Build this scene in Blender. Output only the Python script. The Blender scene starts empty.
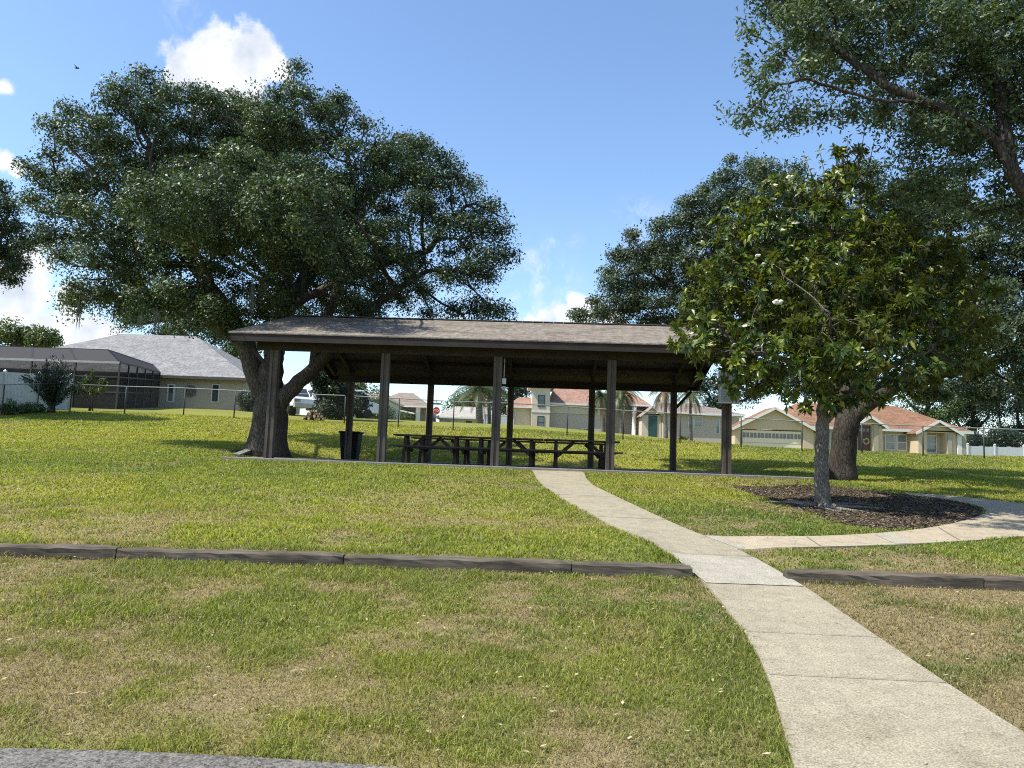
import bpy, bmesh, math, random
import numpy as np
from mathutils import Vector, Matrix, Euler
PI = math.pi
rng = np.random.default_rng(7)
random.seed(7)
scene = bpy.context.scene
COL = scene.collection

# ------------------------------------------------------------------ camera
F_PX, PITCH, ROLL, EYE = 770.0, math.atan(77/770), math.radians(2.0), 1.55
Fv = np.array([0, math.cos(PITCH), math.sin(PITCH)])
R0 = np.array([1.0, 0, 0]); U0 = np.array([0, -math.sin(PITCH), math.cos(PITCH)])
Rv = math.cos(ROLL)*R0 + math.sin(ROLL)*U0
Uv = -math.sin(ROLL)*R0 + math.cos(ROLL)*U0
cd = bpy.data.cameras.new('camera'); cam = bpy.data.objects.new('camera', cd); COL.objects.link(cam)
cd.sensor_fit = 'HORIZONTAL'; cd.sensor_width = 36; cd.lens = 36*F_PX/1024; cd.clip_end = 3000; cd.clip_start = .05
cam.matrix_world = Matrix(((Rv[0], Uv[0], -Fv[0], 0), (Rv[1], Uv[1], -Fv[1], 0), (Rv[2], Uv[2], -Fv[2], EYE), (0, 0, 0, 1)))
scene.camera = cam

def ray(px, py):
    d = Fv + Rv*((px-512)/F_PX) - Uv*((py-384)/F_PX)
    return d
def P(px, py, Y):                 # the point at depth Y seen at a place of the photograph
    d = ray(px, py); t = Y/d[1]
    return np.array([d[0]*t, Y, EYE+d[2]*t])

# ------------------------------------------------------------------ terrain
_tt = np.arange(-60, 900, .1)
def _mk(ys, zs):
    z = np.interp(_tt, ys, zs); k = np.exp(-.5*(np.arange(-30, 31)*.1/1.0)**2); k /= k.sum()
    return np.convolve(np.pad(z, 30, mode='edge'), k, mode='valid')
_YS = [-60, 3.6, 9.0, 20.0, 26, 30, 34, 41, 50, 62, 95, 130, 300, 900]
_L = _mk(_YS, [0, 0, .34, 1.28, 1.62, 2.02, 2.5, 3.3, 4.0, 4.95, 5.6, 6, 6, 6])
_M = _mk(_YS, [0, 0, .34, 1.28, 1.36, 1.50, 2.0, 3.15, 3.9, 4.45, 5.35, 6, 6, 6])
_R = _mk(_YS, [0, 0, .34, 1.22, 1.5, 1.75, 2.1, 2.70, 2.75, 2.7, 3.2, 4, 5, 6])
PAV_A = math.radians(2.5)
PAV_C = np.array([-.39, 20.6])    # front post line, middle post
PR = np.array([math.cos(PAV_A), -math.sin(PAV_A)]); PD = np.array([math.sin(PAV_A), math.cos(PAV_A)])
SLAB_Z = 1.40
def sstep(a, b, x):
    t = np.clip((x-a)/(b-a), 0, 1); return t*t*(3-2*t)
def terrain(x, y):
    x = np.asarray(x, float); y = np.asarray(y, float)
    u = x/np.maximum(y, 6.0)
    l, m, r = (np.interp(y, _tt, a) for a in (_L, _M, _R))
    wl = sstep(.02, .5, -u); wr = sstep(-.02, .45, u)
    z = m + (l-m)*wl + (r-m)*wr
    # a small step held by the timber edging
    yt = np.where(x < 2.6, 8.98+.06*x, 8.75)
    gap = sstep(1.85, 2.15, x)*(1-sstep(3.3, 3.7, x))
    z = z + .09*(1-gap)*sstep(-.02, .22, y-yt)*(1-sstep(.5, 3.5, y-yt))
    # flat pad under the shelter floor
    lx = (x-PAV_C[0])*PR[0]+(y-PAV_C[1])*PR[1]; ly = (x-PAV_C[0])*PD[0]+(y-PAV_C[1])*PD[1]
    ins = sstep(-9.4, -7.2, lx)*(1-sstep(8.4, 10.4, lx))*sstep(-2.2, -.4, ly)*(1-sstep(9.0, 11.5, ly))
    z = z*(1-ins) + ins*(SLAB_Z-.085)
    z = z + .02*np.sin(x*.7+1)*np.sin(y*.5)*sstep(10, 14, y)
    return z
def tz(x, y): return float(terrain(x, y))
def G(px, py, far=140):           # where the sight line meets the ground
    d = ray(px, py); Y = np.arange(2.0, far, .02); t = Y/d[1]
    h = EYE+d[2]*t - terrain(d[0]*t, Y)
    i = np.argmax(h < 0)
    if not (h < 0).any(): i = len(Y)-1
    return np.array([d[0]*t[i], Y[i]])

def hash2(ix, iy, s):
    h = (ix.astype(np.int64)*374761393 + iy.astype(np.int64)*668265263 + s*1442695041) & 0xffffffff
    h = ((h ^ (h >> 13))*1274126177) & 0xffffffff
    return ((h ^ (h >> 16)) & 0xffff)/65535.0
def vnoise(x, y, sc, s):
    x = np.asarray(x)/sc; y = np.asarray(y)/sc
    ix = np.floor(x); iy = np.floor(y); fx = x-ix; fy = y-iy
    fx = fx*fx*(3-2*fx); fy = fy*fy*(3-2*fy)
    a = hash2(ix, iy, s); b = hash2(ix+1, iy, s); c = hash2(ix, iy+1, s); d = hash2(ix+1, iy+1, s)
    return (a*(1-fx)+b*fx)*(1-fy) + (c*(1-fx)+d*fx)*fy
def inpoly(x, y, poly):
    x = np.asarray(x); y = np.asarray(y); r = np.zeros(x.shape, bool); n = len(poly)
    for i in range(n):
        x1, y1 = poly[i][:2]; x2, y2 = poly[(i+1) % n][:2]
        if y1 == y2: continue
        c = ((y1 > y) != (y2 > y)) & (x < (x2-x1)*(y-y1)/(y2-y1)+x1)
        r ^= c
    return r

# ------------------------------------------------------------------ object helpers
def link(name, me, mat=None, parent=None):
    o = bpy.data.objects.new(name, me); COL.objects.link(o)
    if mat is not None: me.materials.append(mat)
    if parent is not None: o.parent = parent
    return o
def tag(o, label=None, cat=None, group=None, kind=None):
    if label: o['label'] = label
    if cat: o['category'] = cat
    if group: o['group'] = group
    if kind: o['kind'] = kind
    return o
def thing(name, label, cat, loc=(0, 0, 0), rz=0, group=None):
    o = bpy.data.objects.new(name, None); COL.objects.link(o)
    o.location = [float(v) for v in loc]; o.rotation_euler = (0, 0, rz); o.empty_display_size = .3
    return tag(o, label, cat, group)
def copy_tree(o, parent=None):
    c = o.copy(); COL.objects.link(c)
    if parent is not None: c.parent = parent
    for ch in [q for q in bpy.data.objects if q.parent == o]: copy_tree(ch, c)
    return c
def fast_mesh(name, verts, faces, smooth=False):
    verts = np.asarray(verts, np.float32); faces = np.asarray(faces, np.int32); k = faces.shape[1]
    me = bpy.data.meshes.new(name)
    me.vertices.add(len(verts)); me.vertices.foreach_set('co', verts.ravel())
    me.loops.add(faces.size); me.loops.foreach_set('vertex_index', faces.ravel())
    me.polygons.add(len(faces)); me.polygons.foreach_set('loop_start', np.arange(0, faces.size, k, dtype=np.int32))
    if smooth: me.polygons.foreach_set('use_smooth', np.ones(len(faces), bool))
    me.update(calc_edges=True)
    return me
class MB:
    def __init__(s): s.bm = bmesh.new()
    def poly(s, pts):
        return s.bm.faces.new([s.bm.verts.new([float(c) for c in p]) for p in pts])
    def hull(s, vs, fs):
        v = [s.bm.verts.new([float(c) for c in p]) for p in vs]
        for f in fs: s.bm.faces.new([v[i] for i in f])
        return s
    def box(s, a, b, M=None):
        (x0, y0, z0), (x1, y1, z1) = a, b
        v = [(x0, y0, z0), (x1, y0, z0), (x1, y1, z0), (x0, y1, z0), (x0, y0, z1), (x1, y0, z1), (x1, y1, z1), (x0, y1, z1)]
        if M is not None: v = [M @ Vector(p) for p in v]
        return s.hull(v, [(3, 2, 1, 0), (4, 5, 6, 7), (0, 1, 5, 4), (1, 2, 6, 5), (2, 3, 7, 6), (3, 0, 4, 7)])
    def bar(s, p, q, w, h, up=(0, 0, 1)):      # rectangular bar from p to q
        p = Vector([float(c) for c in p]); q = Vector([float(c) for c in q]); d = (q-p); L = d.length; d.normalize()
        u = Vector(up); sd = d.cross(u)
        if sd.length < 1e-4: sd = d.cross(Vector((1, 0, 0)))
        sd.normalize(); u = sd.cross(d)
        M = Matrix((( sd[0], d[0], u[0], p[0]), (sd[1], d[1], u[1], p[1]), (sd[2], d[2], u[2], p[2]), (0, 0, 0, 1)))
        return s.box((-w/2, 0, -h/2), (w/2, L, h/2), M)
    def tube(s, pts, rad, n=8, cap=True):
        pts = [Vector([float(c) for c in p]) for p in pts]; rings = []
        if not hasattr(rad, '__len__'): rad = [rad]*len(pts)
        up = None
        for i, p in enumerate(pts):
            d = (pts[min(i+1, len(pts)-1)]-pts[max(i-1, 0)]).normalized()
            if up is None: up = Vector((1, 0, 0)) if abs(d.x) < .9 else Vector((0, 1, 0))
            a = d.cross(up).normalized(); b = a.cross(d).normalized(); up = b
            rings.append([s.bm.verts.new(p+(a*math.cos(2*PI*j/n)+b*math.sin(2*PI*j/n))*rad[i]) for j in range(n)])
        for r1, r2 in zip(rings, rings[1:]):
            for j in range(n): s.bm.faces.new((r1[j], r1[(j+1) % n], r2[(j+1) % n], r2[j])).smooth = True
        if cap: s.bm.faces.new(rings[0][::-1]); s.bm.faces.new(rings[-1])
        return s
    def lathe(s, prof, c=(0, 0, 0), n=16):
        rings = [[s.bm.verts.new((c[0]+r*math.cos(2*PI*j/n), c[1]+r*math.sin(2*PI*j/n), c[2]+z)) for j in range(n)] for r, z in prof]
        for r1, r2 in zip(rings, rings[1:]):
            for j in range(n): s.bm.faces.new((r1[j], r1[(j+1) % n], r2[(j+1) % n], r2[j])).smooth = True
        s.bm.faces.new(rings[0][::-1]); s.bm.faces.new(rings[-1]); return s
    def ball(s, c, r, sub=2, sq=(1, 1, 1)):
        M = Matrix.Translation(Vector([float(q) for q in c])) @ Matrix.Diagonal((r*sq[0], r*sq[1], r*sq[2], 1))
        res = bmesh.ops.create_icosphere(s.bm, subdivisions=sub, radius=1, matrix=M)
        for v in res['verts']:
            for f in v.link_faces: f.smooth = True
        return s
    def build(s, name, mat, parent=None, bevel=0, fix=True):
        if bevel: bmesh.ops.bevel(s.bm, geom=list(s.bm.edges), offset=bevel, segments=1, affect='EDGES')
        if fix: bmesh.ops.recalc_face_normals(s.bm, faces=list(s.bm.faces))
        me = bpy.data.meshes.new(name); s.bm.to_mesh(me); s.bm.free()
        return link(name, me, mat, parent)
def slab(name, verts, faces, th, mat, parent=None):      # sheets with thickness th downwards
    vs = [tuple(float(c) for c in v) for v in verts]; n = len(vs); m = MB()
    top = [m.bm.verts.new(v) for v in vs]; bot = [m.bm.verts.new((v[0], v[1], v[2]-th)) for v in vs]
    cnt = {}
    for f in faces:
        m.bm.faces.new([top[i] for i in f]); m.bm.faces.new([bot[i] for i in f][::-1])
        for a, b in zip(f, list(f[1:])+[f[0]]): cnt.setdefault(frozenset((a, b)), []).append((a, b))
    for k, v in cnt.items():
        if len(v) == 1:
            a, b = v[0]; m.bm.faces.new((top[b], top[a], bot[a], bot[b]))
    return m.build(name, mat, parent)
def drape(name, poly, dz, th, mat, parent=None, cell=.35, sub=None):   # a sheet laid over the ground
    m = MB(); f = m.poly([(p[0], p[1], 0) for p in poly]); bmesh.ops.triangulate(m.bm, faces=[f])
    xs = [p[0] for p in poly]; ys = [p[1] for p in poly]
    for ax, lo, hi in ((0, min(xs), max(xs)), (1, min(ys), max(ys))):
        k = lo+cell
        while k < hi:
            co = [0, 0, 0]; co[ax] = k; no = [0, 0, 0]; no[ax] = 1
            bmesh.ops.bisect_plane(m.bm, geom=list(m.bm.verts)+list(m.bm.edges)+list(m.bm.faces), plane_co=co, plane_no=no, dist=1e-5)
            k += cell
    bmesh.ops.recalc_face_normals(m.bm, faces=list(m.bm.faces))
    if m.bm.faces[:][0].normal.z < 0: bmesh.ops.reverse_faces(m.bm, faces=list(m.bm.faces))
    if th:
        be = [e for e in m.bm.edges if e.is_boundary]
        r = bmesh.ops.extrude_edge_only(m.bm, edges=be)
        low = set(v for v in r['geom'] if isinstance(v, bmesh.types.BMVert))
    else: low = set()
    v = list(m.bm.verts); z = terrain([q.co.x for q in v], [q.co.y for q in v])
    for q, zz in zip(v, z): q.co.z = zz+dz-(th if q in low else 0)
    return m.build(name, mat, parent, fix=False)

# ------------------------------------------------------------------ materials
class NT:
    def __init__(s, name):
        s.m = bpy.data.materials.new(name); s.m.use_nodes = True; s.t = s.m.node_tree; s.t.nodes.clear()
        s.out = s.n('ShaderNodeOutputMaterial')
    def n(s, typ, **kw):
        nd = s.t.nodes.new(typ)
        for k, v in kw.items():
            if k.startswith('i_'): nd.inputs[k[2:].replace('_', ' ')].default_value = v
            else: setattr(nd, k, v)
        return nd
    def l(s, a, b): s.t.links.new(a, b)
    def coord(s, sc=(1, 1, 1), kind='Object'):
        tc = s.n('ShaderNodeTexCoord'); mp = s.n('ShaderNodeMapping'); mp.inputs['Scale'].default_value = sc
        s.l(tc.outputs[kind], mp.inputs[0]); return mp.outputs[0]
    def noise(s, vec, scale, detail=4, rough=.55):
        nd = s.n('ShaderNodeTexNoise'); nd.inputs['Scale'].default_value = scale; nd.inputs['Detail'].default_value = detail
        nd.inputs['Roughness'].default_value = rough; s.l(vec, nd.inputs['Vector']); return nd.outputs['Fac']
    def ramp(s, fac, stops):
        nd = s.n('ShaderNodeValToRGB'); e = nd.color_ramp.elements
        while len(e) < len(stops): e.new(.5)
        for q, (p, c) in zip(e, stops): q.position = p; q.color = (*c, 1) if len(c) == 3 else c
        s.l(fac, nd.inputs[0]); return nd.outputs[0]
    def mix(s, a, b, fac, mode='MIX'):
        nd = s.n('ShaderNodeMix', data_type='RGBA', blend_type=mode)
        for sock, v in ((nd.inputs[6], a), (nd.inputs[7], b), (nd.inputs[0], fac)):
            if hasattr(v, 'is_linked'): s.l(v, sock)
            elif isinstance(v, (int, float)): sock.default_value = v
            else: sock.default_value = (*v, 1)
        return nd.outputs[2]
    def bsdf(s, col, rough=.7, bump=None, bs=.3, bd=.01, spec=.4, metal=0):
        p = s.n('ShaderNodeBsdfPrincipled'); p.inputs['Roughness'].default_value = rough
        p.inputs['Specular IOR Level'].default_value = spec; p.inputs['Metallic'].default_value = metal
        if hasattr(col, 'is_linked'): s.l(col, p.inputs['Base Color'])
        else: p.inputs['Base Color'].default_value = (*col, 1)
        if bump is not None:
            b = s.n('ShaderNodeBump'); b.inputs['Strength'].default_value = bs; b.inputs['Distance'].default_value = bd
            s.l(bump, b.inputs['Height']); s.l(b.outputs[0], p.inputs['Normal'])
        s.l(p.outputs[0], s.out.inputs[0]); s.p = p
        return s.m
def mulc(c, k): return tuple(min(1, v*k) for v in c)
def m_plain(name, c, rough=.6, var=.25, scale=3, stretch=(1, 1, 1), bump=.2, spec=.4, metal=0):
    n = NT(name); v = n.coord(stretch); f = n.noise(v, scale, 5)
    f2 = n.noise(v, scale*9, 3)
    col = n.mix(n.ramp(f, [(.3, mulc(c, 1-var)), (.7, mulc(c, 1+var))]), n.ramp(f2, [(.35, mulc(c, 1-var)), (.65, mulc(c, 1+var))]), .45)
    return n.bsdf(col, rough, f2, bump, .01, spec, metal)
def m_wood(name, a, b, axis='z', rough=.8, sc=1.0):
    n = NT(name); st = {'x': (.6, 9, 9), 'y': (9, .6, 9), 'z': (9, 9, .6)}[axis]
    v = n.coord(tuple(q*sc for q in st)); f = n.noise(v, 3, 6, .65); g = n.noise(n.coord(), 1.3, 3)
    col = n.mix(n.ramp(f, [(.3, a), (.7, b)]), n.ramp(g, [(.35, mulc(a, .8)), (.65, mulc(b, 1.1))]), .35)
    return n.bsdf(col, rough, f, .5, .01, .25)
def m_shingle(name, cols, w=.9, h=.14, up=3.4):
    # courses run along object x; the slope is read from height
    n = NT(name); tc = n.n('ShaderNodeTexCoord'); sp = n.n('ShaderNodeSeparateXYZ'); n.l(tc.outputs['Object'], sp.inputs[0])
    ml = n.n('ShaderNodeMath', operation='MULTIPLY'); n.l(sp.outputs[2], ml.inputs[0]); ml.inputs[1].default_value = up
    ad = n.n('ShaderNodeMath', operation='ADD'); n.l(sp.outputs[0], ad.inputs[0]); n.l(sp.outputs[1], ad.inputs[1])
    cb = n.n('ShaderNodeCombineXYZ'); n.l(ad.outputs[0], cb.inputs[0]); n.l(ml.outputs[0], cb.inputs[1])
    br = n.n('ShaderNodeTexBrick'); n.l(cb.outputs[0], br.inputs[0]); br.inputs['Scale'].default_value = 1
    br.inputs['Brick Width'].default_value = w*.35; br.inputs['Row Height'].default_value = h; br.inputs['Mortar Size'].default_value = .012
    br.inputs['Color1'].default_value = (*cols[0], 1); br.inputs['Color2'].default_value = (*cols[1], 1); br.inputs['Mortar'].default_value = (*mulc(cols[0], .45), 1)
    br.inputs['Bias'].default_value = 0
    f = n.noise(tc.outputs['Object'], 1.1, 5); g = n.noise(tc.outputs['Object'], 38, 3, .7)
    c1 = n.mix(br.outputs[0], n.ramp(f, [(.3, mulc(cols[0], .75)), (.7, mulc(cols[1], 1.2))]), .4)
    k = n.noise(n.coord((4.5, 1.6, 3)), 1.6, 7, .75)
    c1 = n.mix(c1, n.ramp(k, [(.36, (.6, .6, .6)), (.64, (1.4, 1.38, 1.35))]), .8, 'MULTIPLY')
    c2 = n.mix(c1, n.ramp(g, [(.3, (.45, .45, .45)), (.7, (1.4, 1.4, 1.4))]), .55, 'MULTIPLY')
    return n.bsdf(c2, .92, g, .5, .02, .15)
def m_leaf(name, stops, under=None, trans=.25, gloss=.28, rough=.42, tcol=None):
    n = NT(name); at = n.n('ShaderNodeAttribute', attribute_name='tone')
    col = n.ramp(at.outputs['Fac'], stops)
    if under is not None:
        ge = n.n('ShaderNodeNewGeometry'); col = n.mix(col, under, ge.outputs['Backfacing'])
    p = n.n('ShaderNodeBsdfPrincipled'); n.l(col, p.inputs['Base Color']); p.inputs['Roughness'].default_value = rough
    p.inputs['Specular IOR Level'].default_value = gloss
    tr = n.n('ShaderNodeBsdfTranslucent'); n.l(n.mix(col, tcol or (1.25, 1.4, .35), 1.0, 'MULTIPLY'), tr.inputs[0])
    mx = n.n('ShaderNodeMixShader'); mx.inputs[0].default_value = trans
    n.l(p.outputs[0], mx.inputs[1]); n.l(tr.outputs[0], mx.inputs[2]); n.l(mx.outputs[0], n.out.inputs[0])
    return n.m
def m_glass(name, c=(.03, .045, .05)):
    n = NT(name); return n.bsdf(c, .08, spec=.9)
def m_screen(name, c, a):
    n = NT(name); d = n.n('ShaderNodeBsdfDiffuse'); d.inputs[0].default_value = (*c, 1); t = n.n('ShaderNodeBsdfTransparent')
    mx = n.n('ShaderNodeMixShader'); mx.inputs[0].default_value = a; n.l(t.outputs[0], mx.inputs[1]); n.l(d.outputs[0], mx.inputs[2]); n.l(mx.outputs[0], n.out.inputs[0]); return n.m
def m_bark(name, a, b, sc=1.0):
    n = NT(name); v = n.coord((5*sc, 5*sc, 1.4*sc)); f = n.noise(v, 2.2, 8, .7); g = n.noise(n.coord(), 1.2, 4)
    vo = n.n('ShaderNodeTexVoronoi', feature='DISTANCE_TO_EDGE'); vo.inputs['Scale'].default_value = 3.2; n.l(v, vo.inputs['Vector'])
    crack = n.ramp(vo.outputs['Distance'], [(0, (.25, .25, .25)), (.14, (1, 1, 1))])
    c = n.mix(n.ramp(f, [(.3, a), (.72, b)]), n.ramp(g, [(.35, mulc(a, .8)), (.7, mulc(b, 1.25))]), .4)
    c = n.mix(c, crack, .75, 'MULTIPLY')
    return n.bsdf(c, .95, n.mix(f, crack, .5), .9, .03, .15)
SKY_STRENGTH, CLOUD, EXPOSURE, DENOISE = .142, .66, .85, False
# ------------------------------------------------------------------ ground colours
def gcol(x, y):
    n1 = vnoise(x, y, 1.7, 1)*.40+vnoise(x, y, .55, 2)*.32+vnoise(x, y, .17, 3)*.28
    n2 = vnoise(x, y, 4.5, 4); n3 = vnoise(x, y, .9, 5)*.6+vnoise(x, y, .3, 6)*.4
    near = 1-sstep(8.5, 9.6, y)
    rt = sstep(1.5, 4.5, x)*(1-sstep(13, 17, y))
    dry = sstep(.44, .74, n1+.115*near+.06*rt-.05+.12*(n2-.5)-.05*sstep(20, 24, y))
    dry = dry*(1-.45*sstep(9.5, 14, y)*(1-rt))
    yel = np.clip(.42+.9*(n2-.5)+.8*(n3-.5)+.26*sstep(12, 26, y)-.22*near, 0, 1)
    nr = near[..., None]; lush = np.array([.158, .215, .042])*(1-nr)+np.array([.152, .198, .048])*nr; yg = np.array([.355, .36, .058])*(1-nr)+np.array([.345, .34, .072])*nr; dr = np.array([.32, .245, .145])
    c = lush*(1-yel[..., None])+yg*yel[..., None]
    c = c*(1-.8*dry[..., None])+dr*(.8*dry[..., None])
    return c, dry
def g2(pts): return [tuple(G(*p)) for p in pts]

# path outline, traced and brought down to the ground
left = g2([(529, 471), (541, 485), (560, 499), (600, 520), (640, 540), (676, 559), (697, 577), (718, 600), (741, 630), (760, 661), (775, 695), (783, 730), (786, 764)])
right = g2([(576, 472), (591, 486), (622, 501), (660, 519), (700, 537), (728, 547), (752, 558), (790, 580), (812, 594), (850, 622), (900, 656), (950, 690), (1000, 724), (1024, 741)])
left = [(left[0][0]-.05, 20.22)] + left + [(left[-1][0]-.12, 3.4), (left[-1][0]-.36, 2.6)]
right = [(right[0][0]+.03, 20.22)] + right + [(right[-1][0]+.06, 2.9)]
def smooth_line(p, n=40):
    p = np.array(p); d = np.r_[0, np.cumsum(np.hypot(*np.diff(p, axis=0).T))]; t = np.linspace(0, d[-1], n*4)
    q = np.c_[np.interp(t, d, p[:, 0]), np.interp(t, d, p[:, 1])]
    k = np.ones(9)/9
    for _ in range(2):
        e = np.c_[np.convolve(np.pad(q[:, 0], 4, mode='reflect', reflect_type='odd'), k, 'valid'), np.convolve(np.pad(q[:, 1], 4, mode='reflect', reflect_type='odd'), k, 'valid')]; q = e
    return [tuple(a) for a in q[::4]]+[tuple(q[-1])]
left = smooth_line(left); right = smooth_line(right)
PATH = left + right[::-1]
br_in = g2([(701, 537.4), (722, 538.2), (760, 539), (800, 538.8), (860, 536.4), (910, 532.4), (950, 526), (975, 519.5), (989, 514), (990, 511), (982, 507), (962, 502), (935, 498), (906, 495)])
br_out_low = g2([(738, 551), (790, 549.5), (850, 548), (900, 546.6), (960, 543), (1024, 538)])
br_top = g2([(906, 493.5), (950, 496.8), (1000, 502), (1024, 505)])
br_in = smooth_line(br_in, 18)
_a, _b = np.array(br_out_low[-1]), np.array(br_top[-1])
BRANCH = g2([(703, 541), (732, 552.5)])+br_out_low+[(_a[0]+1.2, _a[1]-.05), (_a[0]+5, _a[1]+.4), (_b[0]+3.4, _b[1]+.15)]+br_top[::-1]+br_in[::-1]
BRANCH_SUB = BRANCH
# mulch: runs up to the branch walk
MULCH = smooth_line(g2([(735, 487), (748, 490), (775, 486), (800, 484.5), (850, 487), (906, 495.6)])+br_in[::-1][1:11]+g2([(905, 533.5), (880, 533), (850, 527), (815, 515), (790, 505), (755, 497), (735, 487)]), 30)
def slabpt(lx, ly): return PAV_C + PR*lx + PD*ly
SLAB = [tuple(slabpt(*q)) for q in ((-7.25, -.38), (8.3, -.38), (8.3, 8.9), (-7.25, 8.9))]
lot_edge = g2([(0, 751), (120, 754), (250, 760), (350, 767), (430, 773)])
_e0, _e1 = np.array(lot_edge[0]), np.array(lot_edge[-1])
LOT = [(-22, lot_edge[0][1]+.25)]+[(-9, lot_edge[0][1]+.2)]+lot_edge+[(1.7, 3.4), (4, 3.2), (9, 3.1), (22, 3.1), (22, -10), (-22, -10)]

# ground sheet
def axis(parts):
    out = []
    for a, b, s in parts: out += list(np.arange(a, b, s))
    return np.array(out+[parts[-1][1]])
gx = axis([(-900, -120, 60), (-120, -40, 5), (-40, -12, .8), (-12, 12, .16), (12, 40, .8), (40, 120, 5), (120, 900, 60)])
gy = axis([(-60, 0, 6), (0, 3, .6), (3, 12, .13), (12, 32, .3), (32, 60, 1), (60, 160, 5), (160, 900, 60)])
GX, GY = np.meshgrid(gx, gy); GZ = terrain(GX, GY)
nx, ny = len(gx), len(gy); ii = (np.arange(ny-1)[:, None]*nx+np.arange(nx-1)[None, :]).ravel()
me = fast_mesh('ground', np.c_[GX.ravel(), GY.ravel(), GZ.ravel()], np.c_[ii, ii+1, ii+nx+1, ii+nx], True)
c, dry = gcol(GX.ravel(), GY.ravel())
soil = np.array([.115, .08, .045])
c = c*.62+soil*.38*(.6+.8*dry[:, None])*1.0
at = me.color_attributes.new('turf', 'FLOAT_COLOR', 'POINT'); at.data.foreach_set('color', np.c_[c, np.ones(len(c))].astype(np.float32).ravel())
n = NT('lawn_ground'); a_ = n.n('ShaderNodeAttribute', attribute_name='turf'); v = n.coord()
f = n.noise(v, 14, 6, .7); f3 = n.noise(v, 70, 3, .6)
col = n.mix(a_.outputs['Color'], n.ramp(f, [(.25, (.5, .5, .5)), (.75, (1.5, 1.5, 1.5))]), .6, 'MULTIPLY')
col = n.mix(col, n.ramp(f3, [(.25, (.55, .55, .55)), (.75, (1.45, 1.45, 1.45))]), .7, 'MULTIPLY')
M_ground = n.bsdf(col, .95, f3, .8, .03, .1)
tag(link('ground', me, M_ground), kind='structure')

# concrete
def m_concrete(name, a, b):
    n = NT(name); v = n.coord(); f = n.noise(v, .9, 5, .6); g = n.noise(v, 6, 5, .65); h = n.noise(v, 85, 2, .6); s = n.noise(v, 30, 2, .5)
    c = n.mix(n.ramp(f, [(.3, a), (.7, b)]), n.ramp(g, [(.3, mulc(a, .82)), (.7, mulc(b, 1.1))]), .5)
    c = n.mix(c, n.ramp(h, [(.34, (.5, .48, .44)), (.5, (1, 1, 1)), (.66, (1.4, 1.4, 1.36))]), .8, 'MULTIPLY')
    c = n.mix(c, n.ramp(s, [(.6, (1, 1, 1)), (.72, (.62, .58, .5))]), .5, 'MULTIPLY')
    st = n.noise(v, 2.6, 6, .7); c = n.mix(c, n.ramp(st, [(.36, (.74, .72, .68)), (.5, (1, 1, 1))]), .6, 'MULTIPLY')
    return n.bsdf(c, .9, h, .5, .006, .2)
M_path = m_concrete('walk_concrete', (.275, .24, .17), (.345, .305, .22))
M_new = m_concrete('pale_concrete', (.32, .295, .235), (.37, .34, .275))
M_warm = m_concrete('warm_concrete', (.34, .285, .20), (.40, .34, .245))
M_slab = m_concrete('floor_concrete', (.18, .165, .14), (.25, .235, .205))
M_joint = m_plain('joint_dirt', (.19, .165, .125), .95)
path = tag(drape('path', PATH, .034, .12, M_path, cell=.25), kind='structure')
bpath = tag(drape('branch_path', BRANCH, .029, .12, M_warm, cell=.4), kind='structure')
def between(i0, i1):   # strip of the path between two distances along it
    return left[i0:i1+1]+right[i0:i1+1][::-1]
def near_idx(line, y): return min(range(len(line)), key=lambda i: abs(line[i][1]-y))
def cross(name, yl, yr, w, mat, dz):
    L = np.array(left); R = np.array(right)
    fl = lambda y: (np.interp(-y, -L[:, 1], L[:, 0]), y); fr = lambda y: (np.interp(-y, -R[:, 1], R[:, 0]), y)
    a, b, c, d = fl(yl+w/2), fl(yl-w/2), fr(yr-w/2), fr(yr+w/2)
    def ins(p, q, k=.012): p = np.array(p); q = np.array(q); v = (q-p)/np.linalg.norm(q-p); return tuple(p+v*k)
    a2, d2 = ins(a, d), ins(d, a); b2, c2 = ins(b, c), ins(c, b)
    return drape(name, [b2, c2, d2, a2], dz, 0, mat, path, cell=.3)
ya, yb = G(690, 558)[1], G(700, 586)[1]
cross('path_panel', (ya+yb)/2-.02, (ya+yb)/2-.02, ya-yb, M_new, .042)
for py, px in ((497, 575), (520, 625), (558, 720), (640, 830), (684, 850)):
    y = G(px, py)[1]; cross('path_joint', y+.02, y-.02, .009 if y < 12 else .018, M_joint, .043)
# pale wedge and joints of the branch walk
drape('path_panel', g2([(704, 537.9), (719, 538.3), (750, 550.2), (738, 550.8)]), .034, 0, M_new, bpath)
drape('path_panel', g2([(874, 536.2), (890, 534.7), (914, 545.4), (896, 546.4)]), .034, 0, M_new, bpath)
for q in ([(806, 538.9), (807.3, 538.8), (821.3, 548.5), (820, 548.6)], [(938, 529.5), (939.3, 529.3), (960.3, 542.2), (959, 542.3)]):
    drape('path_joint', g2(q), .036, 0, M_joint, bpath)
n = NT('asphalt'); v = n.coord(); f = n.noise(v, 34, 4, .8); g = n.noise(v, 1.3, 4); vo = n.n('ShaderNodeTexVoronoi'); vo.inputs['Scale'].default_value = 95; n.l(v, vo.inputs['Vector'])
col = n.mix(n.ramp(f, [(.38, (.045, .042, .037)), (.6, (.235, .22, .19))]), n.ramp(vo.outputs['Color'], [(.2, (.05, .048, .042)), (.8, (.27, .25, .22))]), .5)
col = n.mix(col, n.ramp(g, [(.3, (.75, .75, .75)), (.7, (1.2, 1.2, 1.2))]), 1.0, 'MULTIPLY')
M_asph = n.bsdf(col, .95, f, .8, .012, .08)
tag(drape('parking_lot', LOT, .012, 0, M_asph, cell=.4), kind='structure')
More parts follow.
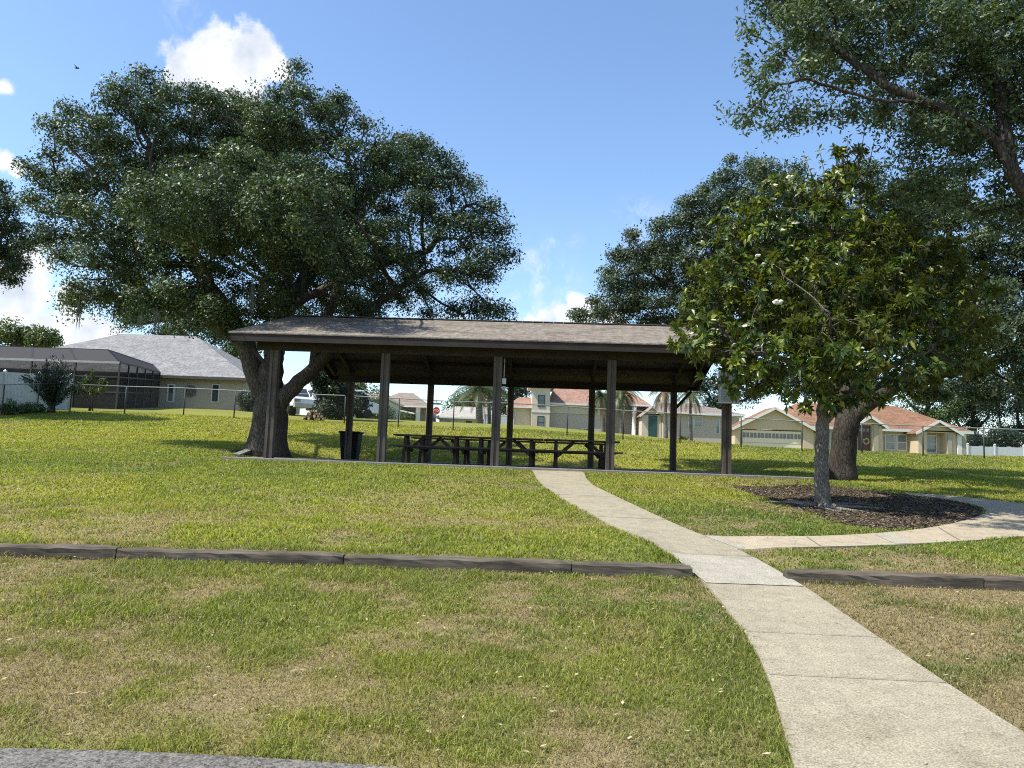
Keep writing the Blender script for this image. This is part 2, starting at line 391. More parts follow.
n = NT('mulch'); v = n.coord(); f = n.noise(v, 7, 7, .75); g = n.noise(v, 1.4, 4, .6); h = n.noise(v, 45, 3, .6)
col = n.ramp(f, [(.25, (.042, .031, .022)), (.55, (.12, .092, .066)), (.8, (.22, .175, .13))])
col = n.mix(col, n.ramp(g, [(.3, (.6, .6, .6)), (.7, (1.35, 1.3, 1.2))]), .8, 'MULTIPLY')
M_mulch = n.bsdf(col, .97, h, .9, .03, .1)
MULCH_R = [(p[0]+.10*math.sin(9*i)+.05*math.sin(23*i), p[1]+.09*math.sin(7*i+1)+.05*math.cos(17*i)) for i, p in enumerate(MULCH)]
tag(drape('mulch_bed', MULCH_R, .02, 0, M_mulch, cell=.35), kind='structure')

# ------------------------------------------------------------------ grass blades
def blades(xy, h, w, bend, colr):
    n = len(xy); th = rng.uniform(0, 2*PI, n); al = rng.uniform(0, 2*PI, n)
    z = terrain(xy[:, 0], xy[:, 1])
    sx, sy = np.cos(th)*w/2, np.sin(th)*w/2; dx, dy = np.cos(al)*h*bend, np.sin(al)*h*bend
    V = np.empty((n, 5, 3)); x, y = xy.T
    V[:, 0] = np.c_[x-sx, y-sy, z-.005]; V[:, 1] = np.c_[x+sx, y+sy, z-.005]
    V[:, 2] = np.c_[x-sx*.8+dx*.35, y-sy*.8+dy*.35, z+h*.6]; V[:, 3] = np.c_[x+sx*.8+dx*.35, y+sy*.8+dy*.35, z+h*.6]
    V[:, 4] = np.c_[x+dx, y+dy, z+h*(1-.25*bend)]
    b = np.arange(n)*5
    F = np.concatenate([np.c_[b, b+1, b+3], np.c_[b, b+3, b+2], np.c_[b+2, b+3, b+4]])
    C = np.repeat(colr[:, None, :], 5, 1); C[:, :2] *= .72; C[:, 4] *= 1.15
    return V.reshape(-1, 3), F, C.reshape(-1, 3)
def scatter(y0, y1, dens):
    n = int((y1-y0)*(1.44*(y0+y1)/2+2.4)*dens*1.02)
    u = rng.random(int(n*1.05)); y = np.sqrt(y0*y0+u*(y1*y1-y0*y0)); x = rng.uniform(-1, 1, len(y))*(.72*y+1.2)
    return np.c_[x, y]
Vs, Fs, Cs = [], [], []; off = 0
_lotp = [(p[0], p[1]) for p in LOT]
for y0, y1, dens, h0, w0 in ((3.3, 6, 6800, .046, .0048), (6, 9.2, 3800, .05, .0068), (9.2, 13, 1150, .055, .0125), (13, 21, 640, .05, .017), (21, 31, 260, .05, .027), (31, 43, 140, .06, .04)):
    xy = scatter(y0, y1, dens); x, y = xy.T
    bad = inpoly(x, y, _lotp) | inpoly(x, y, SLAB)
    for pl in (PATH, BRANCH_SUB): bad |= inpoly(x, y, pl)
    mm = inpoly(x, y, MULCH); bad |= mm & (rng.random(len(x)) > .05)
    c, dry = gcol(x, y)
    bad |= rng.random(len(x)) < dry*.40
    xy = xy[~bad]; c = c[~bad]; dry = dry[~bad]; x, y = xy.T; n_ = len(x)
    tall = vnoise(x, y, .5, 11); h = h0*(.55+.9*rng.random(n_))*(1-.5*dry)*(.6+.85*tall); 
    yt_ = np.where(x < 2.6, 8.98+.06*x, 8.75); h *= 1+1.1*((y < yt_+.02) & (y > yt_-.16) & ((x < 2.1) | (x > 3.1)))*rng.random(n_)
    bend = np.clip(.35+.9*rng.random(n_)+.5*dry, 0, 1.6)
    straw = rng.random(n_) < .10+.35*dry
    sp_ = np.where(y < 9.2, 1.0, .6); c = c*(1-sp_/2+sp_*rng.random(n_))[:, None]; brn = rng.random(n_) < .10; c[brn] = c[brn]*.4+np.array([.13, .085, .05])*.6
    c[straw] = np.array([.36, .29, .14])*(.55+.7*rng.random(straw.sum()))[:, None]
    V, Fc, Cc = blades(xy, h, w0*(.7+.7*rng.random(n_)), bend, c)
    Vs.append(V); Fs.append(Fc+off); Cs.append(Cc); off += len(V)
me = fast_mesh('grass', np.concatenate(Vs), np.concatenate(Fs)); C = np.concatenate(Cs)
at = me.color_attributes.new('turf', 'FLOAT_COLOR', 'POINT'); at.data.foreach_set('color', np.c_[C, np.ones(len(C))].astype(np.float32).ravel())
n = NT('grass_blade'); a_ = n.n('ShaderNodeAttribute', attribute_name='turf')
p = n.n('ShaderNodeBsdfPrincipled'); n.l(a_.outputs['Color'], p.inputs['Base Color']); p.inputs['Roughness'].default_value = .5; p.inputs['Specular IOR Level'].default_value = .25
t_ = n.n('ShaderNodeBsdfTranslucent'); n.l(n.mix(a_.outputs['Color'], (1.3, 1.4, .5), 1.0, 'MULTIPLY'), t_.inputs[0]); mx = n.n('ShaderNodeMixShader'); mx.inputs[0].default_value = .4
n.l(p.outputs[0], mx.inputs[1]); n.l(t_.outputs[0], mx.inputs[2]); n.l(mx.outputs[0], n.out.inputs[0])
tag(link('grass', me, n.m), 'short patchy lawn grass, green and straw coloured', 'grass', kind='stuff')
print('grass verts', off)

# litter: fallen leaves and bark chips
def litter(name, xy, size, cols, lift):
    n = len(xy); th = rng.uniform(0, 2*PI, n); L = size*(.5+rng.random(n)); W = L*(.3+.3*rng.random(n))
    d = np.c_[np.cos(th), np.sin(th), rng.uniform(-.35, .35, n)]*L[:, None]/2; e = np.c_[-np.sin(th), np.cos(th), rng.uniform(-.4, .4, n)]*W[:, None]/2
    p = np.c_[xy, terrain(xy[:, 0], xy[:, 1])+lift]
    V = np.stack([p-d, p-e, p+d, p+e], 1).reshape(-1, 3); me = fast_mesh(name, V, np.arange(4*n).reshape(-1, 4))
    a = me.attributes.new('tone', 'FLOAT', 'POINT'); a.data.foreach_set('value', np.repeat(rng.random(n), 4).astype(np.float32))
    q = NT(name+'_colour'); at = q.n('ShaderNodeAttribute', attribute_name='tone')
    return link(name, me, q.bsdf(q.ramp(at.outputs['Fac'], cols), .85, spec=.15))
bb = np.array(MULCH); xy = np.c_[rng.uniform(bb[:, 0].min()-.6, bb[:, 0].max()+.1, 34000), rng.uniform(bb[:, 1].min()-.5, bb[:, 1].max()+.2, 34000)]
k = inpoly(xy[:, 0], xy[:, 1], MULCH) | ((rng.random(len(xy)) < .16) & ~inpoly(xy[:, 0], xy[:, 1], BRANCH))
tag(litter('mulch_litter', xy[k], .05, [(0, (.03, .022, .016)), (.55, (.085, .064, .045)), (.85, (.18, .14, .10)), (1, (.36, .29, .2))], .03), 'dark bark chips and dead leaves on the mulch bed', 'leaf litter', kind='stuff')
xy = np.concatenate([scatter(4, 9, 30), scatter(9, 20, 8), scatter(20, 40, 2.0)]); k = ~(inpoly(xy[:, 0], xy[:, 1], PATH) & (rng.random(len(xy)) < .85))
tag(litter('fallen_leaves', xy[k], .034, [(0, (.16, .11, .06)), (.6, (.28, .22, .11)), (1, (.42, .37, .22))], .035), 'pale dry leaves fallen on the lawn', 'fallen leaves', kind='stuff')

# ------------------------------------------------------------------ timbers
M_timber = m_wood('weathered_timber', (.010, .008, .005), (.17, .14, .105), 'x', .95, .9)
def timber(p0, p1, label, group, seed):
    r = random.Random(seed); p0 = np.array(p0); p1 = np.array(p1); L = np.linalg.norm(p1-p0)-.012; d = (p1-p0)/np.linalg.norm(p1-p0)
    m = MB(); nseg = max(10, int(L/.12)); rings = []; off = [r.uniform(-.012, .012) for _ in range(4)]
    for i in range(nseg+1):
        s = L*i/nseg; w, h = .17, .15; q = []
        e = .012 if i in (0, nseg) else 0
        prof = [(-w/2+e, -.08), (w/2-e, -.06), (w/2-e, h-.03), (w/2-.03, h-e), (.02, h-e*.5-.004*r.random()), (-w/2+.03, h-e), (-w/2+e, h-.028), (-w/2+e, h*.5)]
        for a, z in prof: q.append(m.bm.verts.new((s, a+r.uniform(-.006, .006), z+r.uniform(-.009, .009)*(z > 0)+.006*math.sin(s*1.7+seed))))
        rings.append(q)
    for a, b in zip(rings, rings[1:]):
        for j in range(8): m.bm.faces.new((a[j], a[(j+1) % 8], b[(j+1) % 8], b[j]))
    m.bm.faces.new(rings[0][::-1]); m.bm.faces.new(rings[-1])
    o = m.build('landscape_timber', M_timber); z0 = tz(p0[0], p0[1]-.12); z1 = tz(p1[0], p1[1]-.12)
    o.location = (float(p0[0]), float(p0[1])+.09, z0+.0); o.rotation_euler = (0, -math.atan2(z1-z0, L), math.atan2(d[1], d[0]))
    return tag(o, label, 'timber', group)
TG = 'weathered timbers edging the lawn terrace'
tl = [G(-150, 553), G(115, 561), G(343, 568), G(572, 575.5), G(694, 580)]
for i, lb in enumerate(['leftmost weathered timber beam of the long lawn edging', 'long weathered timber beam second from the left in the lawn edging', 'weathered timber beam in the lawn edging directly in front of the shelter tables', 'short timber beam ending at the left side of the concrete path']):
    timber(tl[i], tl[i+1], lb, TG, i+3)
trr = [G(788, 583), G(986, 590.5), G(1180, 597)]
for i, lb in enumerate(['dark timber beam starting at the right side of the concrete path', 'dark timber beam at the far right edge below the curved walk']):
    timber(trr[i], trr[i+1], lb, TG, i+11)
# ------------------------------------------------------------------ picnic shelter
W_post = m_wood('post_wood', (.05, .041, .034), (.12, .10, .084), 'z')
W_dark = m_wood('stained_beam', (.022, .017, .015), (.045, .036, .031), 'x')
W_rafter = m_wood('stained_rafter', (.05, .038, .033), (.085, .064, .055), 'y')
W_deck = m_wood('deck_boards', (.075, .058, .053), (.125, .096, .088), 'x', .8)
W_table = m_wood('table_boards', (.042, .022, .018), (.085, .048, .038), 'x', .6)
W_leg = m_wood('table_leg_wood', (.04, .026, .022), (.075, .05, .042), 'z', .7)
M_shing = m_shingle('shelter_shingles', ((.15, .128, .104), (.265, .23, .19)), .9, .15, 3.8)
M_metal = m_plain('dull_metal', (.34, .35, .36), .5, .1, 4, spec=.5)
PZ = -PAV_A
pav = thing('picnic_shelter', 'open wooden picnic shelter with a brown shingle gable roof in the middle of the park', 'shelter', (PAV_C[0], PAV_C[1], SLAB_Z), PZ)
def PL(x, y, z=0): p = slabpt(x, y); return (float(p[0]), float(p[1]), SLAB_Z+z)
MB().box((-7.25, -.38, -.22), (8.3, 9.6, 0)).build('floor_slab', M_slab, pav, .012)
EX, EF, ER, RY, ZE, ZR = 7.1, -.68, 9.08, 4.2, 3.30, 4.66
slab('roof', [(-EX-.05, EF-.05, ZE), (EX+.05, EF-.05, ZE), (EX+.05, RY, ZR), (-EX-.05, RY, ZR), (EX+.05, ER+.05, ZE), (-EX-.05, ER+.05, ZE)], [(0, 1, 2, 3), (3, 2, 4, 5)], .035, M_shing, pav)
m = MB(); k = .16
for s in (1, -1):
    for i in range(int(2*EX/.33)):
        x = -EX+.165+i*.33
        m.box((x-.16, -.15, 0), (x+.16, .15, .03), Matrix.Translation((0, RY, ZR-.012)))
m.build('ridge_cap', M_shing, pav)
sl = (ZR-ZE)/(RY-EF)
slab('roof_deck', [(-EX, EF+.02, ZE-.04), (EX, EF+.02, ZE-.04), (EX, RY, ZR-.045), (-EX, RY, ZR-.045), (EX, ER-.02, ZE-.04), (-EX, ER-.02, ZE-.04)], [(0, 1, 2, 3), (3, 2, 4, 5)], .05, W_deck, pav)
MB().box((-EX, EF-.03, ZE-.23), (EX, EF+.015, ZE-.042)).build('fascia', W_dark, pav)
MB().box((-EX, ER-.015, ZE-.23), (EX, ER+.03, ZE-.042)).build('fascia', W_dark, pav)
for s in (-1, 1):
    for ye in (EF+.02, ER-.02):
        MB().bar((s*(EX-.025), ye, ZE-.155), (s*(EX-.025), RY, ZR-.16), .05, .22).build('rake_board', W_dark, pav)
PX = [-6.1, -3.05, 0, 3.05, 6.1]
for y0 in (0, 8.4):
    MB().box((-6.6, y0-.07, 2.93), (6.6, y0+.07, 3.2)).build('beam', W_dark, pav)
    for x in PX:
        m = MB(); m.box((x-.112, y0-.095, 0), (x-.035, y0+.095, 2.93)); m.box((x-.033, y0-.07, 0), (x+.033, y0+.07, 2.925)); m.box((x+.035, y0-.095, 0), (x+.112, y0+.095, 2.93))
        m.build('post', W_post, pav)
    for s in (-1, 1):
        MB().bar((s*6.2, y0, 2.35), (s*6.75, y0, 2.98), .07, .1).build('brace', W_dark, pav)
for x in PX+[-6.78, 6.78]:
    for ya_, yb_ in ((-.1, RY), (8.5, RY)):
        za = ZE+sl*(abs(ya_-EF) if ya_ < RY else abs(ER-ya_))-.21; MB().bar((x, ya_, za), (x, yb_, ZR-.215), .11, .2).build('rafter', W_rafter, pav)
for t in (.34, .67):
    for s in (1, -1):
        y = RY-s*(RY-EF)*(1-t); z = ZR-(ZR-ZE)*(1-t)-.145; MB().box((-EX+.06, y-.045, z-.06), (EX-.06, y+.045, z+.05)).build('purlin', W_dark, pav)
MB().box((-EX+.06, RY-.05, ZR-.34), (EX-.06, RY+.05, ZR-.1)).build('ridge_beam', W_dark, pav)

# utility cabinet and junction box on the posts
ub = thing('utility_box', 'grey metal utility cabinet on the rightmost front post of the shelter', 'utility box', PL(6.1, -.1, 1.88), PZ)
MB().box((-.25, -.22, 0), (.25, .0, .82)).build('cabinet', M_metal, ub, .01)
MB().box((-.215, -.238, .05), (.215, -.223, .78)).build('door', m_plain('galvanised', (.24, .25, .26), .55, .25, 6), ub)
MB().box((-.275, -.26, -.03), (.275, .0, -.003)).build('bottom_lip', m_plain('pale_metal', (.5, .51, .52), .5, .1), ub)
jb = thing('junction_box', 'small pale electrical box on the side of the middle front post', 'electrical box', PL(.17, 0, 2.2), PZ)
MB().box((-.052, -.06, 0), (.06, .06, .15)).build('box_body', m_plain('pale_plastic', (.5, .5, .48), .5, .1), jb, .006)
MB().tube([(0, 0, .15), (0, 0, .7)], .015).build('conduit', M_metal, jb)
MB().box((-.04, -.05, -.17), (.05, .05, -.06)).build('outlet', M_metal, jb, .005)

# picnic tables
def picnic_table(label):
    t = thing('picnic_table', label, 'picnic table', group='picnic tables under the shelter'); L = 1.09
    m = MB()
    for i in range(5): m.box((-L, -.36+i*.146, .715), (L, -.36+i*.146+.136, .755))
    m.build('tabletop', W_table, t)
    for s in (-1, 1):
        m = MB()
        for i in range(2): m.box((-L-.04, s*.69-.135+i*.14, .42), (L+.04, s*.69-.135+i*.14+.13, .46))
        m.build('bench', W_table, t)
    for x in (-.74, .74):
        for s in (-1, 1): MB().bar((x, s*.56, 0), (x, s*.2, .70), .09, .085, (1, 0, 0)).build('leg', W_leg, t)
        MB().box((x+.06*(1 if x < 0 else -1)-.022, -.80, .30), (x+.06*(1 if x < 0 else -1)+.022, .80, .415)).build('bench_support', W_leg, t)
        MB().bar((x*.9, 0, .34), (x*.28, 0, .71), .05, .09).build('brace', W_leg, t)
    return t
names = {(0, 0): 'dark wooden picnic table at the left end of the front row', (0, 1): 'dark wooden picnic table in the middle of the front row',
         (0, 2): 'dark wooden picnic table at the right end of the front row, beside the path', (1, 0): 'dark wooden picnic table at the left end of the back row',
         (1, 1): 'dark wooden picnic table in the middle of the back row', (1, 2): 'dark wooden picnic table at the right end of the back row'}
pt = None
for r_, y in ((0, 2.15), (1, 4.9)):
    for i in range(3):
        if pt is None: o = pt = picnic_table(names[(0, 0)])
        else: o = copy_tree(pt); o['label'] = names[(r_, i)]
        o.location = PL(-2.02+2.205*i+r_*.05, y+(.06 if i == 1 else 0)); o.scale = (1, 1, 1.09); o.rotation_euler = (0, 0, PZ+(.012, -.015, .02)[(i+r_) % 3])

# rubbish bin
M_bin = m_plain('black_plastic', (.010, .011, .012), .6, .2, 3, spec=.2)
tb = thing('trash_bin', 'tall black plastic rubbish bin behind the left rear post of the shelter', 'bin', PL(-6.16, 9.02), PZ)
m = MB(); m.hull([(-.29, -.29, 0), (.29, -.29, 0), (.29, .29, 0), (-.29, .29, 0), (-.37, -.37, 1.02), (.37, -.37, 1.02), (.37, .37, 1.02), (-.37, .37, 1.02)], [(3, 2, 1, 0), (4, 5, 6, 7), (0, 1, 5, 4), (1, 2, 6, 5), (2, 3, 7, 6), (3, 0, 4, 7)])
m.build('bin_body', M_bin, tb, .03)
MB().box((-.41, -.41, 1.0), (.41, .41, 1.07)).build('rim', M_bin, tb, .02)
MB().bar((-.3, -.43, .93), (.3, -.43, .93), .03, .03).build('handle', M_bin, tb)
for s in (-1, 1): MB().bar((s*.2, -.30, .12), (s*.26, -.35, .9), .03, .02).build('rib', M_bin, tb)
# loose board
b0, b1 = G(236, 457.2), G(259, 453.6); a_ = math.atan2(b1[1]-b0[1], b1[0]-b0[0])
o = MB().box((0, -.1, 0), (float(np.hypot(*(b1-b0)))*.8, .1, .05)).build('loose_board', m_wood('grey_board', (.13, .12, .11), (.3, .28, .26), 'x'), None, .004); o.location = (b0[0], b0[1], tz(*b0)+.05); o.rotation_euler = (.1, -.12, a_)
tag(o, 'grey weathered board lying on the grass by the oak roots', 'board')

# ------------------------------------------------------------------ chain link fence
M_rail = m_plain('galvanised_rail', (.22, .225, .22), .5, .1, 3, spec=.5); M_fpost = m_plain('dark_fence_post', (.035, .04, .035), .6, .2)
M_wire = m_plain('fence_wire', (.08, .085, .08), .6, .1)
fpx = [124, 183, 233.5, 287, 344, 398, 453, 510, 567, 623, 680, 741, 802, 862, 923, 984, 1046, 1110]
fp = [(float(P(-60, 410, 34)[0]), 34.0), (float(P(2, 410, 37)[0]), 37.0), (float(P(37, 410, 39.6)[0]), 39.6), (float(P(70, 410, 41.6)[0]), 41.6)]
for q in fpx:
    Y = 42-(q-100)/884*3.5; fp.append((float(P(q, 462-(512-q)*.035-30, Y)[0]), Y))
fence = thing('chain_link_fence', 'long chain link fence with dark posts and a thin top rail behind the lawn', 'fence', (fp[0][0], fp[0][1], tz(*fp[0])))
fo = np.array(fence.location); FH = 1.52
tops = []
for x, y in fp:
    z = tz(x, y); q = np.array([x, y, z])-fo; tops.append(q+[0, 0, FH])
    MB().tube([q-[0, 0, .1], q+[0, 0, FH+.02]], .035, 6).build('post', M_fpost, fence)
MB().tube(tops, .024, 6).build('top_rail', M_rail, fence)
V = []; w = .0018
for a, b in zip(tops, tops[1:]):
    L = np.linalg.norm((b-a)[:2]); n_ = int(L/.085)
    for i in range(-int(FH/.085), n_):
        for s in (0, 1):
            t0 = i*.085/L; t1 = t0+FH/L
            if s: t0, t1 = t1, t0
            c0, c1 = np.clip(t0, 0, 1), np.clip(t1, 0, 1)
            if c0 == c1: continue
            h0 = (c0-t0)/(t1-t0)*FH; h1 = (c1-t0)/(t1-t0)*FH
            p0 = a+(b-a)*c0; p1 = a+(b-a)*c1; p0 = p0-[0, 0, FH-h0]; p1 = p1-[0, 0, FH-h1]; V += [p0-[w, 0, 0], p0+[w, 0, 0], p1+[w, 0, 0], p1-[w, 0, 0]]
link('wire_mesh', fast_mesh('wire_mesh', np.array(V), np.arange(len(V)).reshape(-1, 4)), M_wire, fence)

# ------------------------------------------------------------------ houses
M_glass = m_glass('window_glass'); M_lglass = m_glass('pale_glass', (.16, .19, .2)); M_white = m_plain('white_trim', (.66, .65, .61), .5, .06)
M_door = m_plain('dark_red_door', (.07, .022, .018), .4, .1); M_green = m_plain('teal_door', (.02, .075, .07), .4, .15)
def window(par, x, y, z, w, h, frame=M_white, glass=M_glass, bars=(1, 1), fw=.07, name='window'):
    m = MB(); m.box((x-w/2, y-.05, z), (x-w/2+fw, y+.02, z+h)); m.box((x+w/2-fw, y-.05, z), (x+w/2, y+.02, z+h))
    m.box((x-w/2+fw, y-.05, z), (x+w/2-fw, y+.02, z+fw)); m.box((x-w/2+fw, y-.05, z+h-fw), (x+w/2-fw, y+.02, z+h))
    for i in range(1, bars[0]): q = x-w/2+w*i/bars[0]; m.box((q-.025, y-.045, z+fw), (q+.025, y+.015, z+h-fw))
    for i in range(1, bars[1]): q = z+h*i/bars[1]; m.box((x-w/2+fw, y-.04, q-.025), (x+w/2-fw, y+.01, q+.025))
    f = m.build(name, frame, par); MB().box((x-w/2+fw*.5, y-.02, z+fw*.5), (x+w/2-fw*.5, y-.005, z+h-fw*.5)).build('pane', glass, f); return f
def hip(par, x0, x1, y0, y1, ze, rx0, rx1, ry, zr, mat, fas=M_white, th=.12):
    v = [(x0, y0, ze), (x1, y0, ze), (x1, y1, ze), (x0, y1, ze), (rx0, ry, zr), (rx1, ry, zr)]
    r = slab('roof', v, [(0, 1, 5, 4), (1, 2, 5), (2, 3, 4, 5), (3, 0, 4)], th, mat, par)
    m = MB(); d = .04
    m.box((x0-d, y0-d, ze-.24), (x1+d, y0-.003, ze-.01)); m.box((x1+.003, y0, ze-.24), (x1+d, y1, ze-.01)); m.box((x0-d, y0, ze-.24), (x0-.003, y1, ze-.01)); m.build('fascia', fas, r)
    MB().box((x0, y0, ze-.2), (x1, y1, ze-.17)).build('soffit', fas, r); return r
def gable(par, x0, x1, y0, y1, ze, zr, mat, wall, trim=M_white, ov=.35, th=.1):
    xm = (x0+x1)/2; k = (zr-ze)/(xm-x0); e = ze-ov*k
    r = slab('roof', [(x0-ov, y0-ov, e), (xm, y0-ov, zr), (xm, y1, zr), (x0-ov, y1, e), (x1+ov, y0-ov, e), (x1+ov, y1, e)], [(0, 1, 2, 3), (1, 4, 5, 2)], th, mat, par)
    MB().hull([(x0, y0, ze-.1), (x1, y0, ze-.1), (xm, y0, zr-.13), (x0, y0+.2, ze-.1), (x1, y0+.2, ze-.1), (xm, y0+.2, zr-.13)], [(0, 1, 2), (5, 4, 3), (0, 3, 4, 1), (1, 4, 5, 2), (2, 5, 3, 0)]).build('gable_wall', wall, par)
    m = MB()
    for s in (x0-ov, x1+ov): m.bar((s, y0-ov-.03, e-.1), (xm, y0-ov-.03, zr-.1), .05, .2)
    m.build('barge_board', trim, r)
    return r
def house(name, label, X, Y, z): return thing(name, label, 'house', (X, Y, z))

# grey-roofed house on the left
M_taupe = m_plain('taupe_stucco', (.36, .325, .265), .9, .08, 5); M_gshing = m_shingle('grey_shingles', ((.185, .183, .18), (.27, .268, .262)), 1, .3, 3)
E_ = P(251, 378, 61.4); gz = tz(-28, 62); x0 = -44.5; A = np.array([-32., 62., gz])
h1 = house('grey_roofed_house', 'single storey taupe house with a broad pale grey hip roof behind the left fence', *A)
ze = E_[2]-gz; x1 = E_[0]-A[0]; xl = x0-A[0]
hip(h1, xl, x1, -.6, 17, ze, P(120, 336, 70)[0]-A[0], P(195, 336, 70)[0]-A[0], 8.2, P(195, 336, 70)[2]-gz, M_gshing, m_plain('dark_fascia', (.07, .065, .06)))
MB().box((xl+.6, 0, -.5), (x1-.6, 16.4, ze-.2)).build('wall', M_taupe, h1)
for px, w in ((171, .62), (215.5, .62)):
    window(h1, P(px, 393, 62)[0]-A[0], -.02, P(px, 402.5, 62)[2]-gz, w, 1.5, glass=M_glass, fw=.12 if px < 200 else .06)
c = P(190.5, 391, 61.9)
m = MB(); n_ = 24
for r0, r1 in ((.34, .45), (.12, .24)):
    for k in range(n_):
        a0, a1 = 2*PI*k/n_, 2*PI*(k+1)/n_
        m.hull([(r*math.cos(a), yy, r*math.sin(a)) for yy in (-.03, .03) for a in (a0, a1) for r in (r0, r1)], [(0, 1, 3, 2), (4, 6, 7, 5), (0, 4, 5, 1), (2, 3, 7, 6)])
for k in range(8):
    a = 2*PI*k/8; m.bar((.2*math.cos(a), 0, .2*math.sin(a)), (.38*math.cos(a), 0, .38*math.sin(a)), .03, .04, (0, 1, 0))
o = m.build('wall_medallion', m_plain('bronze_metal', (.10, .085, .07), .5)); o.location = c; tag(o, 'round sun shaped metal ornament on the taupe house wall', 'wall ornament')

# pool screen enclosure
M_scr = m_screen('pool_screen', (.03, .03, .03), .55); M_scrtop = m_screen('pool_screen_roof', (.07, .069, .072), .93); M_cage = m_plain('bronze_frame', (.03, .028, .026), .5)
ca = P(120, 362, 50); cb = P(160, 372.5, 59.5); cl = np.array([-46., 50.4, ca[2]]); ct = P(108, 350, 52.2); cbt = P(165, 367, 61.5); ctl = np.array([-46., 52.6, ct[2]])
g0 = tz(ca[0], 50); pc = thing('pool_enclosure', 'dark screened pool cage with a low sloping top beside the grey roofed house', 'pool enclosure', (ca[0], ca[1], g0)); oo = np.array([ca[0], ca[1], g0])
def sheet(name, pts, mat, par, th=.012): 
    m = MB(); pts = [np.array(p)-oo for p in pts]; nn = np.cross(pts[1]-pts[0], pts[2]-pts[0]); nn = nn/np.linalg.norm(nn)*th; n_ = len(pts)
    m.hull(pts+[p+nn for p in pts], [tuple(range(n_))[::-1], tuple(range(n_, 2*n_))]+[(i, (i+1) % n_, n_+(i+1) % n_, n_+i) for i in range(n_)]); return m.build(name, mat, par)
flat_back = np.array([-46., 61.5, ct[2]+.25]); fb2 = np.array([cbt[0]-1.0, 61.5, ct[2]+.1])
sheet('screen_roof', [cl, ca, ct, ctl], M_scrtop, pc); sheet('screen_roof', [ca, cb, fb2, ct], M_scrtop, pc); sheet('screen_roof', [ctl, ct, fb2, flat_back], M_scrtop, pc)
def gnd(p): return np.array([p[0], p[1], tz(p[0], p[1])])
sheet('screen_wall', [gnd(cl), gnd(ca), ca, cl], M_scr, pc); sheet('screen_wall', [gnd(ca), gnd(cb), cb, ca], M_scr, pc)
fr = []
for t in np.linspace(0, 1, 8): p = cl+(ca-cl)*t; fr.append((gnd(p), p)); fr.append((p, ctl+(ct-ctl)*t))
for t in np.linspace(.2, 1, 5): p = ca+(cb-ca)*t; fr.append((gnd(p), p))
for a, b in ((cl, ca), (ca, cb), (ct, ctl), (ca, ct), (cb, fb2), (ct, fb2)): fr.append((a, b))
for a, b in ((cl, ca), (ca, cb)): fr.append((gnd(a)+[0, 0, 1.1], gnd(b)+[0, 0, 1.1])); fr.append((gnd(a)+[0, 0, 2.1], gnd(b)+[0, 0, 2.1]))
for a, b in fr: MB().bar(a-oo, b-oo, .09, .09).build('frame_bar', M_cage, pc)
sheet('fascia_strip', [cl+[0, -.05, -.12], ca+[0, -.05, -.12], ca+[0, -.05, .03], cl+[0, -.05, .03]], m_plain('silver_gutter', (.3, .3, .31)), pc)
# white vinyl fence on the left
M_vinyl = m_plain('white_vinyl', (.50, .525, .53), .45, .05, 2)
def vinyl(name, label, pts, H, board=.2, group=None, scallop=0):
    b = np.array([pts[0][0], pts[0][1], tz(*pts[0])]); t = thing(name, label, 'fence', b, 0, group)
    for i, (p, q) in enumerate(zip(pts, pts[1:])):
        p3 = np.array([p[0], p[1], tz(*p)])-b; q3 = np.array([q[0], q[1], tz(*q)])-b; L = np.linalg.norm((q3-p3)[:2]); n_ = max(2, int(L/board)); m = MB()
        for k in range(n_):
            a = p3+(q3-p3)*(k+.06)/n_; c = p3+(q3-p3)*(k+.94)/n_; hh = H-.12+(scallop*math.cos(2*PI*(k+.5)/n_*2) if scallop else 0)
            m.bar(a+[0, 0, hh/2], c+[0, 0, hh/2], .03, hh)
        m.bar(p3+[0, 0, H*.5], q3+[0, 0, H*.5], .02, H*.85)
        if not scallop: m.bar(p3+[0, 0, H-.06], q3+[0, 0, H-.06], .06, .13)
        m.bar(p3+[0, 0, .1], q3+[0, 0, .1], .055, .14); m.build('panel', M_vinyl, t)
    for p in pts:
        p3 = np.array([p[0], p[1], tz(*p)])-b; m = MB(); m.box((p3[0]-.065, p3[1]-.065, p3[2]), (p3[0]+.065, p3[1]+.065, p3[2]+H+.05))
        m.hull([(p3[0]+sx*.085, p3[1]+sy*.085, p3[2]+H+.05) for sx, sy in ((-1, -1), (1, -1), (1, 1), (-1, 1))]+[(p3[0], p3[1], p3[2]+H+.16)], [(3, 2, 1, 0), (0, 1, 4), (1, 2, 4), (2, 3, 4), (3, 0, 4)]); m.build('post', M_vinyl, t)
    return t
q0 = P(69, 405, 46); q1 = P(36, 405, 44); q2 = P(2, 405, 42); q3 = P(-40, 405, 40)
vinyl('vinyl_fence', 'solid white vinyl privacy fence at the left edge behind the dark shrub', [(float(q[0]), float(q[1])) for q in (q0, q1, q2, q3)], 2.05)

